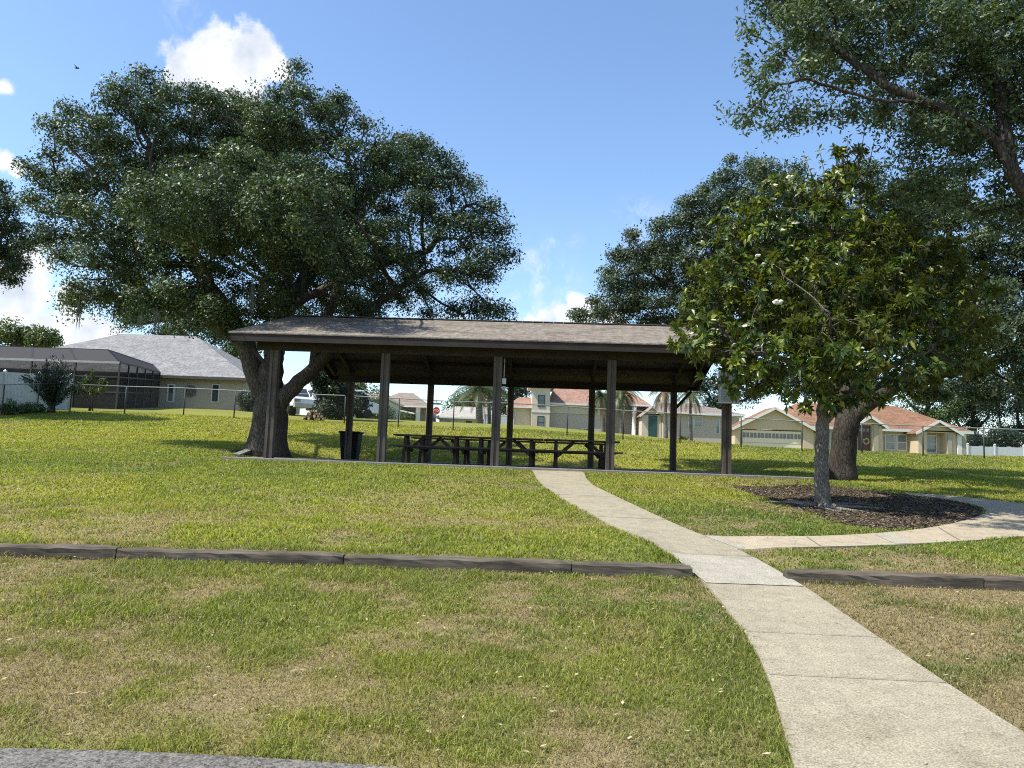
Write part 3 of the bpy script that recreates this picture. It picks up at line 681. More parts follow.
# cream house with terracotta roof on the right
M_cream = m_plain('cream_stucco', (.53, .43, .285), .9, .05, 4); M_terra = m_shingle('terracotta_shingles', ((.19, .10, .06), (.275, .155, .095)), 1, .3, 3)
M_tan = m_plain('shade_trim', (.36, .31, .22), .9, .06); Y0 = 64.; gz = tz(28, 64); A = np.array([P(731, 440, Y0)[0], Y0, gz])
h2 = house('cream_house', 'low cream house with terracotta shingle roof, garage gable and front door wreath', *A)
lx = lambda px, py, Y=Y0: P(px, py, Y)[0]-A[0]
lz = lambda px, py, Y=Y0: P(px, py, Y)[2]-gz
XR = lx(969, 431, 66); zE = lz(965, 431.5, 66)
hip(h2, lx(735, 428)+5.0, XR, 1.4, 16, zE, lx(800, 405, 72), lx(899, 405.5, 72), 8.6, lz(895, 405.5, 72), M_terra)
MB().box((lx(735, 428)+5.6, 2.0, -.5), (XR-.5, 15.4, zE-.2)).build('wall', M_cream, h2)
gx0, gx1 = lx(735, 428), lx(813.5, 430); ze_ = lz(735, 428.5); zr_ = lz(769, 407)
gable(h2, gx0, gx1, 0, 2.4, ze_+.2, zr_, M_terra, M_cream)
dx0, dx1 = lx(743, 440), lx(802, 440); dt = lz(770, 430.6)
m = MB(); m.box((gx0, 0, -.5), (dx0-.1, 2.3, ze_+.1)); m.box((dx1+.1, 0, -.5), (gx1, 2.3, ze_+.1)); m.box((dx0-.1, 2.0, -.5), (dx1+.1, 2.3, ze_+.1)); m.box((dx0-.1, 0, dt+.1), (dx1+.1, .3, ze_+.1)); m.build('garage_wall', M_cream, h2)
gd = MB().box((dx0, .18, -.5), (dx1, .24, dt)).build('garage_door', m_plain('ivory_door', (.72, .64, .49), .5, .04), h2)
m = MB()
for i in range(1, 4): m.box((dx0, .165, dt*i/4-.012), (dx1, .178, dt*i/4+.012))
m.build('panel_groove', M_tan, gd)
for i in range(8):
    for s in (-.16, .16):
        x = dx0+(dx1-dx0)*(i+.5)/8+s*.9; MB().box((x-.11, .155, dt-.62), (x+.11, .178, dt-.22)).build('pane', M_glass, gd)
ex0, ex1 = lx(853.5, 430), lx(887, 423); eze = lz(886, 424.5); ezr = lz(870, 415.5)
gable(h2, ex0+.3, ex1-.3, .2, 9, eze, ezr, M_terra, M_cream)
d0, d1 = lx(859.6, 440), lx(872.4, 440); dtop = lz(866, 424.6)
m = MB(); m.box((ex0+.3, .2, -.5), (d0-.06, .7, eze)); m.box((d1+.06, .2, -.5), (ex1-.3, .7, eze)); m.box((d0-.06, .2, dtop+.05), (d1+.06, .7, eze)); m.build('entry_wall', M_cream, h2)
for x in (d0-.35, d1+.35): MB().box((x-.2, .08, -.5), (x+.2, .198, dtop+.02)).build('pilaster', M_tan, h2)
dd = MB().box((d0, .4, -.1), (d1, .46, dtop)).build('door', M_door, h2)
m = MB()
for i in range(3): m.box((d0+.12+i*(d1-d0-.1)/3, .385, dtop-.55), (d0+.12+i*(d1-d0-.1)/3+.2, .398, dtop-.3))
m.build('pane', M_glass, dd)
wc = np.array([lx(866, 441, 64.35), .33, lz(864, 441)])
wr = thing('wreath', 'pale round wreath hanging on the dark red front door', 'wreath', A+wc); m = MB(); pr_ = random.Random(2)
for k in range(60):
    a = 2*PI*k/60+pr_.random()*.1; r = .22+pr_.uniform(-.05, .05); m.ball((r*math.cos(a), pr_.uniform(-.03, .03), r*math.sin(a)), pr_.uniform(.035, .06), 1)
m.build('leaf_ring', m_plain('wreath_leaves', (.42, .36, .2), .9, .5, 20), wr)
for a_, b_ in ((884.5, 895), (896, 906.5)):
    xa, xb = lx(a_, 442, 66), lx(b_, 442, 66); window(h2, (xa+xb)/2, 1.98, lz(895, 450.5, 66), xb-xa, lz(895, 434, 66)-lz(895, 450.5, 66), glass=M_lglass, bars=(1, 2), fw=.08)
bx0, bx1 = lx(920, 430), lx(958, 430); bze = lz(938, 430.5); bzr = lz(938, 420)
gable(h2, bx0, bx1, .3, 9, bze, bzr, M_terra, M_cream, ov=.4)
wx0, wx1 = lx(929, 440), lx(948, 440); zz = lz(938, 430.8)
m = MB(); m.box((bx0, .3, -.5), (wx0, 2.0, bze)); m.box((wx1, .3, -.5), (bx1, 2.0, bze)); m.box((wx0, .3, zz-.15), (wx1, 1.2, bze)); m.box((wx0, 1.2, -.5), (wx1, 1.95, bze)); m.build('bay_wall', M_cream, h2)
window(h2, (wx0+wx1)/2, 1.16, lz(938, 453), .95, lz(938, 434.5)-lz(938, 453), glass=M_lglass, bars=(1, 2), fw=.08)
for q in (951, 961, 965.5): x = lx(q, 440); MB().box((x-.17, .16, -.5), (x+.17, .298, bze-.25)).build('pilaster', M_tan if q != 961 else M_white, h2)
xg = lx(822, 440); window(h2, lx(838, 436, 66), 1.98, lz(838, 452, 66), 1.5, 1.9, glass=M_lglass, bars=(2, 2))
# vinyl picket fence far right
v0, v1, v2, v3 = (P(q, 455, 60) for q in (968, 995, 1024, 1070))
vinyl('picket_fence', 'low white scalloped picket fence at the far right behind the lawn', [(float(q[0]), float(q[1])) for q in (v0, v1, v2, v3)], 1.35, .12, scallop=.08)

# far two-storey house
M_stucco = m_plain('beige_stucco', (.56, .49, .39), .9, .05, 4); M_st2 = m_plain('grey_beige_stucco', (.46, .405, .335), .9, .05, 4); M_pink = m_shingle('pink_tiles', ((.25, .145, .105), (.335, .205, .155)), 1, .35, 3)
M_greyroof = m_shingle('worn_grey_pink_tiles', ((.20, .165, .145), (.28, .22, .19)), 1, .35, 3)
Y0 = 95.; gz = tz(8, 95); A = np.array([P(545, 420, Y0)[0], Y0, gz]); lx = lambda px, py=420, Y=Y0: P(px, py, Y)[0]-A[0]; lz = lambda px, py, Y=Y0: P(px, py, Y)[2]-gz
h3 = house('tower_house', 'beige two storey house with a window tower and pink tiled roofs', *A)
hip(h3, lx(506), lx(536), 1, 14, lz(520, 405.3), lx(519), lx(540), 7, lz(532, 393), M_pink)
MB().box((lx(513.5), 1.6, -1), (lx(534), 13, lz(520, 406))).build('wall', M_stucco, h3)
tx0, tx1 = lx(531.5), lx(549.5); MB().box((tx0, 0, -1), (tx1, 6, lz(540, 385))).build('tower_wall', M_stucco, h3)
hip(h3, tx0-.5, tx1+.5, -.5, 6.5, lz(540, 385), (tx0+tx1)/2-.1, (tx0+tx1)/2+.1, 3, lz(540, 374), M_pink)
MB().box((tx0-.06, -.06, lz(540, 412.5)), (tx1+.06, -.002, lz(540, 411))).build('string_course', M_white, h3)
window(h3, lx(540.8), -.02, lz(541, 407), .86, lz(541, 395)-lz(541, 407), m_plain('dark_frame', (.03, .035, .035)), M_glass, (1, 2)); window(h3, lx(540.8), -.02, lz(541, 429), .86, lz(541, 416)-lz(541, 429), bpy.data.materials['dark_frame'], M_lglass, (1, 2))
hip(h3, lx(548), lx(606), 1, 15, lz(575, 402.7), lx(558), lx(594), 8, lz(570, 379), M_pink)
MB().box((lx(549), 1.6, -1), (lx(603), 14, lz(575, 403.5))).build('wall', M_st2, h3); MB().box((lx(549), 1.5, lz(575, 413)), (lx(603), 1.597, lz(575, 403.5))).build('upper_band', M_stucco, h3)
hip(h3, lx(600), lx(655), 3, 17, lz(640, 402.5), lx(618), lx(640), 10, lz(630, 382), M_pink)
MB().box((lx(603)+.05, 5, -1), (lx(650), 16, lz(640, 403.5))).build('wall', M_st2, h3)
for q in (626, 638.3):
    m = MB(); x = lx(q); m.lathe([(.34, -.6), (.34, .25), (.25, .3), (.23, 3.0), (.34, 3.1), (.34, lz(638, 404))], (x, 3.4, 0), 12); m.build('column', M_white, h3)
gable(h3, lx(643.5), lx(663.5), 1.2, 9, lz(652, 413.4), lz(653, 405), M_pink, M_stucco)
MB().box((lx(643.5), 1.2, -1), (lx(663.5), 8, lz(652, 413.2))).build('entry_wall', M_stucco, h3)
MB().box((lx(650.2), 1.12, -.2), (lx(659), 1.197, lz(654, 414.8))).build('door', M_green, h3)
hip(h3, lx(658), lx(745), 0, 14, lz(690, 412.5), lx(672), lx(706), 7, lz(690, 399), M_greyroof)
MB().box((lx(664), .6, -1.8), (lx(741), 13, lz(690, 413.4))).build('wall', M_st2, h3)
for q, w_ in ((692.3, .7), (699.5, 1.0)): window(h3, lx(q), .58, lz(q, 427), w_, lz(q, 416)-lz(q, 427), glass=m_glass('grey_glass', (.2, .2, .19)), bars=(1, 2))
window(h3, lx(719), .58, lz(719, 434), .5, 1.8, glass=M_lglass)
v0, v1, v2 = (P(q, 430, 96.5) for q in (484, 499, 513)); vinyl('vinyl_fence', 'white vinyl fence panel against the left wall of the two storey house', [(float(q[0]), float(q[1])) for q in (v0, v1, v2)], 1.9)

# tan house, grey house and white house far off
M_tanroof = m_shingle('tan_shingles', ((.21, .17, .135), (.28, .235, .19)), 1, .35, 3)
Y0 = 115.; A = np.array([P(405, 420, Y0)[0], Y0, tz(-16, 115)]); lx = lambda px, py=415, Y=115.: P(px, py, Y)[0]-A[0]; lz = lambda px, py, Y=115.: P(px, py, Y)[2]-A[2]
h4 = house('tan_house', 'distant house with tan hip roof and white porch column behind the stop sign', *A)
hip(h4, lx(368), lx(429.5), 0, 15, lz(405, 405.3), lx(391), lx(406), 7.5, lz(403, 392.5, 122), M_tanroof)
m = MB(); m.box((lx(371), .8, -1), (lx(400), 14, lz(405, 406))); m.box((lx(400), 3.2, -1), (lx(427), 14, lz(405, 406))); m.build('wall', m_plain('pale_taupe', (.36, .34, .30), .9), h4)
for q in (417.5, 427.5): MB().box((lx(q)-.3, .5, -1), (lx(q)+.3, 1.1, lz(405, 406.2))).build('column', M_white, h4)
window(h4, lx(408), 3.18, lz(405, 421), 1.6, 2.0, bars=(2, 1)); window(h4, lx(385), .78, lz(385, 420), 1.4, 1.4)
slab('porch_roof', [(lx(401), -1.5, lz(405, 411)), (lx(415), -1.5, lz(405, 413.5)), (lx(415), 1.8, lz(405, 412)), (lx(401), 1.8, lz(405, 409.5))], [(0, 1, 2, 3)], .15, M_white, h4)
Y0 = 122.; A = np.array([P(480, 420, Y0)[0], Y0, tz(-5, 122)]); lx = lambda px, py=415, Y=122.: P(px, py, Y)[0]-A[0]; lz = lambda px, py, Y=122.: P(px, py, Y)[2]-A[2]
h5 = house('pale_grey_house', 'distant pale house with a low tan grey roof behind the palm trunks', *A)
hip(h5, lx(436), lx(512), 0, 14, lz(470, 417.5), lx(452), lx(500), 7, lz(460, 406.5, 129), m_shingle('dusty_shingles', ((.36, .33, .29), (.44, .41, .37)), 1, .35, 3))
MB().box((lx(439), .8, -1), (lx(510), 13, lz(470, 418.2))).build('wall', m_plain('pale_grey_wall', (.50, .49, .45), .9, .05), h5)
window(h5, lx(447), .78, lz(447, 427), 1.3, 1.2); window(h5, lx(469), .78, lz(469, 427), 1.2, 1.1); MB().box((lx(489), .72, -.5), (lx(497), .797, lz(490, 420.5))).build('garage_door', M_white, h5)
Y0 = 82.; A = np.array([P(368, 410, Y0)[0], Y0, tz(-15, 82)]); lx = lambda px, py=410, Y=82.: P(px, py, Y)[0]-A[0]; lz = lambda px, py, Y=82.: P(px, py, Y)[2]-A[2]
h6 = house('white_house', 'distant white house mostly hidden by shrubs right of the left rear shelter post', *A)
hip(h6, lx(322), lx(388), 0, 12, lz(368, 396.5), lx(345), lx(368), 6, lz(368, 389), M_tanroof)
MB().box((lx(325), .6, -1), (lx(385.5), 11, lz(368, 397.2))).build('wall', m_plain('white_wall', (.62, .62, .58), .9, .04), h6)
window(h6, lx(376), .58, lz(376, 408), 1.3, 1.0); window(h6, lx(359), .58, lz(359, 408), 1.3, 1.0)

# stop sign
M_red = m_plain('sign_red', (.42, .02, .025), .45, .05); M_sw = m_plain('sign_white', (.75, .75, .73), .5, .03)
c = P(436.4, 410.6, 80); gz = tz(c[0], 80); ss = thing('stop_sign', 'red octagonal STOP sign with a green street name plate on a pole', 'stop sign', (c[0], 80, gz)); hz_ = c[2]-gz; R_ = .41
MB().tube([(0, .06, 0), (0, .06, hz_+1.0)], .035, 8).build('pole', M_metal, ss)
def octo(r, y0, y1):
    m = MB(); v = [(r*math.cos(PI/8+k*PI/4), y, hz_+r*math.sin(PI/8+k*PI/4)) for y in (y0, y1) for k in range(8)]
    return m.hull(v, [tuple(range(8)), tuple(range(15, 7, -1))]+[(i, (i+1) % 8, 8+(i+1) % 8, 8+i) for i in range(8)])
pl = octo(R_, 0, .012).build('plate', M_sw, ss); octo(R_*.93, -.006, -.001).build('red_face', M_red, pl)
tcv = bpy.data.curves.new('lettering', 'FONT'); tcv.body = 'STOP'; tcv.size = .33; tcv.align_x = 'CENTER'; tcv.align_y = 'CENTER'; tcv.extrude = .003
to = bpy.data.objects.new('lettering', tcv); COL.objects.link(to); dg = bpy.context.evaluated_depsgraph_get(); dg.update(); tm = bpy.data.meshes.new_from_object(to.evaluated_get(dg)); bpy.data.objects.remove(to)
o = link('lettering', tm, M_sw, pl); tm.materials.clear(); tm.materials.append(M_sw); o.location = (0, -.012, hz_); o.rotation_euler = (PI/2, 0, 0)
MB().box((-.45, .03, hz_+.62), (.45, .045, hz_+.8)).build('street_plate', m_plain('sign_green', (.02, .13, .06), .45), ss); MB().box((-.012, -.4, hz_+.84), (.012, .4, hz_+1.0)).build('street_plate', bpy.data.materials['sign_green'], ss)

# vehicles behind the fence
M_car = m_plain('white_car_paint', (.70, .71, .72), .25, .03, 2, spec=.6); M_tyre = m_plain('tyre_rubber', (.015, .015, .016), .8); M_rim = m_plain('alloy', (.4, .4, .41), .35, .05, spec=.6)
def wheels(t, xs, w, r):
    for x in xs:
        for s in (-1, 1):
            y = s*w; wl = MB().lathe([(r*.6, -.12), (r*.95, -.12), (r, -.07), (r, .07), (r*.95, .12), (r*.6, .12)], n=18).build('wheel', M_tyre, t); wl.location = (x, y, r); wl.rotation_euler = (PI/2, 0, 0)
            MB().lathe([(r*.1, -.10), (r*.62, -.115), (r*.62, .115), (r*.1, .10)], n=14).build('rim', M_rim, wl)
def prism(prof, w, ins=0):
    m = MB(); n_ = len(prof); v = [(x, -w+(ins if z > 1.1 else 0), z) for x, z in prof]+[(x, w-(ins if z > 1.1 else 0), z) for x, z in prof]
    return m.hull(v, [tuple(range(n_)), tuple(range(2*n_-1, n_-1, -1))]+[(i, n_+i, n_+(i+1) % n_, (i+1) % n_) for i in range(n_)])
def pickup(label, X, Y, rz):
    t = thing('pickup_truck', label, 'truck', (X, Y, tz(X, Y)), rz)
    prism([(-2.7, .55), (2.55, .5), (2.7, .7), (2.66, 1.02), (1.3, 1.18), (.55, 1.86), (-.75, 1.9), (-1.0, 1.25), (-2.72, 1.2)], .95, .12).build('body', M_car, t, .03)
    for s in (-1, 1):
        y = s*.86; m = MB(); m.hull([(x, y-.02, z) for x, z in ((.98, 1.24), (.48, 1.74), (-.08, 1.76), (-.08, 1.24))]+[(x, y+.02, z) for x, z in ((.98, 1.24), (.48, 1.74), (-.08, 1.76), (-.08, 1.24))], [(0, 1, 2, 3), (7, 6, 5, 4), (0, 4, 5, 1), (1, 5, 6, 2), (2, 6, 7, 3), (3, 7, 4, 0)]); m.build('window', M_glass, t)
        MB().box((-.8, y-.02, 1.26), (-.16, y+.02, 1.76)).build('window', M_glass, t)
        MB().box((.75, s*1.02-.1, 1.15), (.9, s*1.02+.1, 1.38)).build('mirror', M_tyre, t); MB().box((2.62, s*.7-.2, .78), (2.705, s*.7+.2, .98)).build('headlight', M_lglass, t)
    MB().bar((1.22, 0, 1.26), (.62, 0, 1.83), 1.5, .03).build('windscreen', M_glass, t); MB().box((2.6, -.92, .42), (2.8, .92, .68)).build('bumper', M_rim, t); MB().box((-2.85, -.92, .45), (-2.7, .92, .68)).build('bumper', M_rim, t)
    MB().box((-2.6, -.82, 1.19), (-1.15, .82, 1.215)).build('bed_cover', M_tyre, t)
    wheels(t, (-1.75, 1.75), .85, .38); return t
p = P(291, 408, 53); pickup('white pickup truck half hidden behind the big oak trunk, beyond the fence', float(p[0]), 53, -.9)
def van(label, X, Y, rz):
    t = thing('van', label, 'van', (X, Y, tz(X, Y)), rz)
    prism([(-2.4, .4), (2.3, .4), (2.45, .65), (2.4, 1.0), (1.75, 1.2), (1.2, 1.95), (-2.3, 2.0), (-2.45, 1.2)], .92, .06).build('body', M_car, t, .03)
    for s in (-1, 1):
        for a, b in ((-2.2, -1.1), (-1.0, .1), (.2, 1.0)): MB().box((a, s*.9-.03, 1.28), (b, s*.9+.03, 1.72)).build('window', M_glass, t)
        MB().box((2.38, s*.68-.2, .75), (2.46, s*.68+.2, .95)).build('headlight', M_lglass, t)
    MB().box((-2.45, -.75, 1.28), (-2.32, .75, 1.75)).build('rear_window', M_glass, t); wheels(t, (-1.5, 1.5), .82, .33); return t
p = P(343, 412, 54); van('white van partly hidden by the dark evergreen and a shelter post', float(p[0]), 54, .5)
# firewood
M_log = m_bark('log_bark', (.09, .065, .045), (.2, .15, .1), 3); M_cut = m_plain('cut_wood', (.42, .29, .17), .85, .25, 12)
pr_ = random.Random(4); base = P(314.5, 416, 44); cnt = 0; proto = None
for row, nlog in enumerate((7, 6, 5, 3)):
    for i in range(nlog):
        for d_ in (0,):
            X = base[0]+(i-(nlog-1)/2)*.17+pr_.uniform(-.02, .02); Y = 44+pr_.uniform(-.06, .06); z = tz(base[0], 44)+.08+row*.145
            if proto is None:
                proto = tag(MB().tube([(0, -.22, 0), (.01, 0, 0), (0, .22, 0)], [.085, .09, .085], 10).build('firewood_log', M_log), 'split brown firewood log in the small pile at the fence', 'log', 'firewood logs piled at the fence')
                for s in (-1, 1): e = MB().lathe([(.083, 0), (.07, .006)], n=10).build('cut_end', M_cut, proto); e.location = (0, s*.221, 0); e.rotation_euler = (-s*PI/2, 0, 0)
                o = proto
            else: o = copy_tree(proto)
            o.location = (X, Y, z); o.rotation_euler = (0, pr_.uniform(0, 6), pr_.uniform(-.5, .5)); k = pr_.uniform(.75, 1.1); o.scale = (k, 1, k)
# ------------------------------------------------------------------ trees
def lobe(px, py, Y, r, rz=.85, ry=1.0):
    c = P(px, py, Y); R = r*Y/F_PX; return (c, np.array([R, R*ry, R*rz]))
def sample_lobes(lobes, n, r):
    vol = np.array([np.prod(R) for c, R in lobes])**.8; k = r.choice(len(lobes), n, p=vol/vol.sum())
    d = r.normal(size=(n, 3)); d /= np.linalg.norm(d, axis=1)[:, None]; d *= (r.random(n)**(1/2.6))[:, None]
    return np.array([lobes[i][0] for i in k])+d*np.array([lobes[i][1] for i in k])
def skeleton(chains, lobes, npts, step, kill, seed, maxit=160, grav=.0):
    r = np.random.default_rng(seed); pts = sample_lobes(lobes, npts, r)
    N = []; par = []; RM = {}
    for ch in chains:
        cr_ = (0, 0)
        if isinstance(ch, tuple): cr_ = ch[1:]; ch = ch[0]
        ch = [np.array(c, float) for c in ch]
        prev = -1 if not N else int(np.argmin(np.linalg.norm(np.array(N)-ch[0], axis=1)))
        start = 0 if prev < 0 else 1
        if prev >= 0: ch[0] = N[prev]
        fine = [ch[0]]
        for a, b in zip(ch, ch[1:]):
            k = max(1, int(np.linalg.norm(b-a)/step+.5))
            for i in range(1, k+1): fine.append(a+(b-a)*i/k)
        for i in range(start, len(fine)):
            RM[len(N)] = cr_[0]+(cr_[1]-cr_[0])*i/max(1, len(fine)-1)
            w = 0 if i in (0, len(fine)-1) else step*.08
            N.append(fine[i]+r.normal(size=3)*w); par.append(prev); prev = len(N)-1
    nd = len(N); nchain = nd; Na = np.zeros((60000, 3)); Na[:nd] = N
    D = np.linalg.norm(pts[:, None]-Na[None, :nd], axis=2); near = D.argmin(1); dist = D.min(1); alive = np.ones(len(pts), bool)
    for it in range(maxit):
        alive &= dist > kill
        idx = np.where(alive)[0]
        if len(idx) == 0: break
        acc = {}; v = pts[idx]-Na[near[idx]]; v /= np.linalg.norm(v, axis=1)[:, None]
        o = np.argsort(near[idx], kind='stable'); ns = near[idx][o]; vs = v[o]; u, st = np.unique(ns, return_index=True); sums = np.add.reduceat(vs, st, axis=0)
        sums += r.normal(size=sums.shape)*.25; sums[:, 2] -= grav*.1; sums /= np.linalg.norm(sums, axis=1)[:, None]+1e-9
        new = Na[u]+sums*step
        d2 = np.linalg.norm(pts[:, None]-new[None], axis=2) if len(new) < 4000 else None
        nn = d2.argmin(1); dm = d2[np.arange(len(pts)), nn]
        if nd+len(new) >= 59000: break
        Na[nd:nd+len(new)] = new; par += list(u); b = dm < dist; near[b] = nn[b]+nd; dist[b] = dm[b]; nd += len(new)
        if it > 20 and b.sum() == 0: break
    N = Na[:nd].copy(); par = np.array(par)
    # drop stagnated leaves duplicates, then smooth
    for _ in range(2):
        M = N.copy(); c = np.ones(nd); s = N.copy()
        for i in range(nd):
            if par[i] >= 0: s[i] += N[par[i]]; c[i] += 1; s[par[i]] += N[i]; c[par[i]] += 1
        M = s/c[:, None]; ok = np.arange(nd) >= nchain; N[ok] = M[ok]
    skeleton.RM = RM
    return N, par
def radii(N, par, rt, n=2.0, rmin=.007):
    nd = len(N); tip = np.ones(nd); ch = np.zeros(nd, int)
    acc = np.zeros(nd)
    for i in range(nd-1, -1, -1):
        if acc[i] == 0: acc[i] = 1
        if par[i] >= 0: acc[par[i]] += acc[i]
    R = np.maximum(rmin, rt*(acc/acc[0])**(1/n))
    for i, q in skeleton.RM.items(): R[i] = max(R[i], q)
    return R, acc
def limbs_mesh(name, N, par, R, mat, parent, flare=0, minr=0):
    nd = len(N); kids = [[] for _ in range(nd)]
    for i in range(nd):
        if par[i] >= 0: kids[par[i]].append(i)
    m = MB(); stack = [(0, -1)]
    while stack:
        i, p = stack.pop(); ch = ([p] if p >= 0 else [])+[i]; cur = i
        while kids[cur]:
            k = max(kids[cur], key=lambda q: R[q])
            for q in kids[cur]:
                if q != k and R[q] >= minr: stack.append((q, cur))
            if R[k] < minr: break
            ch.append(k); cur = k
        if len(ch) < 2: continue
        rr = [R[q] for q in ch]
        if p >= 0: rr[0] = min(R[p]*.8, rr[1]*1.25)
        pts = [N[q].copy() for q in ch]
        if p < 0 and flare:
            z0 = N[0][2]; rr = [r*(1+flare*math.exp(-(N[q][2]-z0)/.35)) for r, q in zip(rr, ch)]; pts[0][2] -= .25
        if len(pts) == 2 and np.linalg.norm(pts[0]-pts[1]) < 1e-4: continue
        big = max(rr); m.tube(pts, rr, 14 if big > .25 else 8 if big > .08 else 5 if big > .02 else 3)
    return m.build(name, mat, parent, fix=False)
def leaf_quads(c, L, W, r, up=.5, out=None, ax=None):
    n = len(c); nrm = r.normal(size=(n, 3))*.6; nrm[:, 2] += up
    if out is not None: nrm += out
    nrm /= np.linalg.norm(nrm, axis=1)[:, None]
    a = r.normal(size=(n, 3)) if ax is None else ax+r.normal(size=(n, 3))*.15
    a -= nrm*(a*nrm).sum(1)[:, None]; a /= np.linalg.norm(a, axis=1)[:, None]+1e-9; b = np.cross(nrm, a)
    L = L[:, None]; W = W[:, None]
    return np.stack([c-a*L/2, c-b*W/2+a*L*.05, c+a*L/2, c+b*W/2+a*L*.05], 1).reshape(-1, 3)
def put_leaves(name, V, tone, mat, parent):
    me = fast_mesh(name, V, np.arange(len(V)).reshape(-1, 4)); a = me.attributes.new('tone', 'FLOAT', 'POINT'); a.data.foreach_set('value', np.repeat(tone, 4).astype(np.float32))
    return link(name, me, mat, parent)
def thin(pts, d, r):
    o = r.permutation(len(pts)); keep = []
    for i in o:
        if not keep or np.min(np.linalg.norm(pts[keep]-pts[i], axis=1)) > d: keep.append(i)
    return np.array(keep)
def crown(name, N, par, acc, nleaf, size, mat, parent, r, sig=.3, thr=7, flat=.72, up=.45, asp=.5, loose=.26):
    tips = np.where(acc <= thr)[0]; T = N[tips]; cl = T[thin(T, sig*2.1, r)]; nc = len(cl)
    Rc = sig*r.uniform(1.0, 2.1, nc); n1 = int(nleaf*(1-loose)); w = Rc**2; k = r.choice(nc, n1, p=w/w.sum())
    d = r.normal(size=(n1, 3)); d /= np.linalg.norm(d, axis=1)[:, None]; d[:, 2] = np.where((d[:, 2] < -.25) & (r.random(n1) < .6), -d[:, 2], d[:, 2])
    lump = 1+.2*np.sin(d[:, 0]*5+k)*np.sin(d[:, 1]*5+2*k)
    c = cl[k]+d*(Rc[k]*lump*(r.random(n1)**.48))[:, None]*np.array([1, 1, flat]); o1 = d*.75
    n2 = nleaf-n1; j = r.choice(len(tips), n2); off = np.clip(r.normal(size=(n2, 3)), -1.4, 1.4)*sig*.62; c2 = T[j]+off
    c = np.concatenate([c, c2]); out = np.concatenate([o1, r.normal(size=(n2, 3))*.3])
    L = size*(.6+.7*r.random(nleaf)); tc = r.random(nc); tone = np.concatenate([tc[k]*.4, r.random(n2)*.4])+.6*r.random(nleaf)
    return put_leaves(name, leaf_quads(c, L, L*asp*(.8+.4*r.random(nleaf)), r, up, out), np.clip(tone, 0, 1), mat, parent)
GREEN = 'trees'
M_oakbark = m_bark('oak_bark', (.055, .045, .037), (.135, .115, .095), .9); M_oakbark_shade = m_bark('shaded_oak_bark', (.034, .028, .023), (.085, .072, .06), .9)  # second oak bark: shade under the leaves put into a darker colour
M_magbark = m_bark('magnolia_bark', (.13, .115, .095), (.27, .245, .21), 2.2)
M_oak = m_leaf('oak_leaf', [(0, (.016, .027, .015)), (.45, (.045, .072, .032)), (.8, (.095, .135, .062)), (1, (.25, .29, .17))], gloss=.4, rough=.48, trans=.2)
M_oak2 = m_leaf('live_oak_leaf', [(0, (.019, .030, .019)), (.45, (.050, .076, .040)), (.8, (.10, .135, .072)), (1, (.26, .30, .19))], gloss=.4, rough=.48, trans=.2)
M_oak3 = m_leaf('near_oak_leaf', [(0, (0.035, 0.057, 0.031)), (.5, (0.073, 0.107, 0.052)), (.9, (0.143, 0.183, 0.081)), (1, (0.257, 0.244, 0.122))], gloss=.38, rough=.48, trans=.24)
M_mag = m_leaf('magnolia_leaf', [(0, (0.026, 0.054, 0.014)), (.45, (0.058, 0.102, 0.021)), (.75, (0.160, 0.200, 0.029)), (.93, (0.304, 0.320, 0.040)), (1, (0.304, 0.176, 0.064))], under=(.105, .115, .03), gloss=.5, rough=.36, trans=.3)
M_far = m_leaf('far_leaf', [(0, (0.040, 0.069, 0.033)), (.5, (0.081, 0.122, 0.048)), (1, (0.163, 0.203, 0.081))], gloss=.3, trans=.2)
M_farlight = m_leaf('light_leaf', [(0, (.035, .058, .018)), (.5, (.075, .105, .03)), (1, (.15, .175, .05))], gloss=.3, trans=.25)
M_dark = m_leaf('dark_leaf', [(0, (0.014, 0.027, 0.017)), (.5, (0.025, 0.045, 0.025)), (1, (0.056, 0.084, 0.042))], gloss=.3, trans=.1)
def tree(name, label, chains, lobes, rt, npts, step, kill, nleaf, size, leafmat, bark, seed, sig=.3, flare=.5, group=None, cat='tree', **kw):
    b = np.array(chains[0][0] if not isinstance(chains[0], tuple) else chains[0][0][0], float); t = thing(name, label, cat, b, 0, group)
    N, par = skeleton(chains, lobes, npts, step, kill, seed); R, acc = radii(N, par, rt); Nl = N-b
    limbs_mesh('trunk', Nl, par, R, bark, t, flare); r = np.random.default_rng(seed+100)
    cr = crown('crown', Nl, par, acc, nleaf, size, leafmat, t, r, sig, **kw)
    return t, Nl, par, R, acc
def gp(px, Y): 
    x = float(P(px, 455, Y)[0]); return np.array([x, Y, tz(x, Y)])

# big oak left of the shelter
Y = 26.; b = gp(267, Y)
ch = [([b, b+[.02, 0, 1.0], b+[0, .1, 1.9]], .6, .5), ([b+[0, .1, 1.3], P(287, 393, Y), P(312, 370, Y), P(338, 345, Y+.3), P(375, 305, Y+.5), P(420, 275, Y+.5)], .30, .09), ([b+[0, .1, 1.9], P(258, 385, Y), P(246, 345, Y), P(222, 305, Y), P(190, 260, Y)], .33, .08),
      ([b+[0, .1, 1.9], P(270, 370, Y), P(285, 310, Y+.5), P(292, 240, Y+1)], .34, .08), ([P(285, 310, Y+.5), P(330, 285, Y+1), P(380, 265, Y+1.5), P(430, 250, Y+1)], .16, .06), ([P(246, 345, Y), P(205, 318, Y+1), P(150, 295, Y+1)], .15, .05), ([P(270, 370, Y), P(276, 340, Y+2), P(290, 300, Y+4), P(320, 260, Y+6)], .2, .08), ([P(312, 370, Y), P(322, 330, Y+.6), P(340, 285, Y+.8), P(350, 230, Y+1)], .17, .06)]
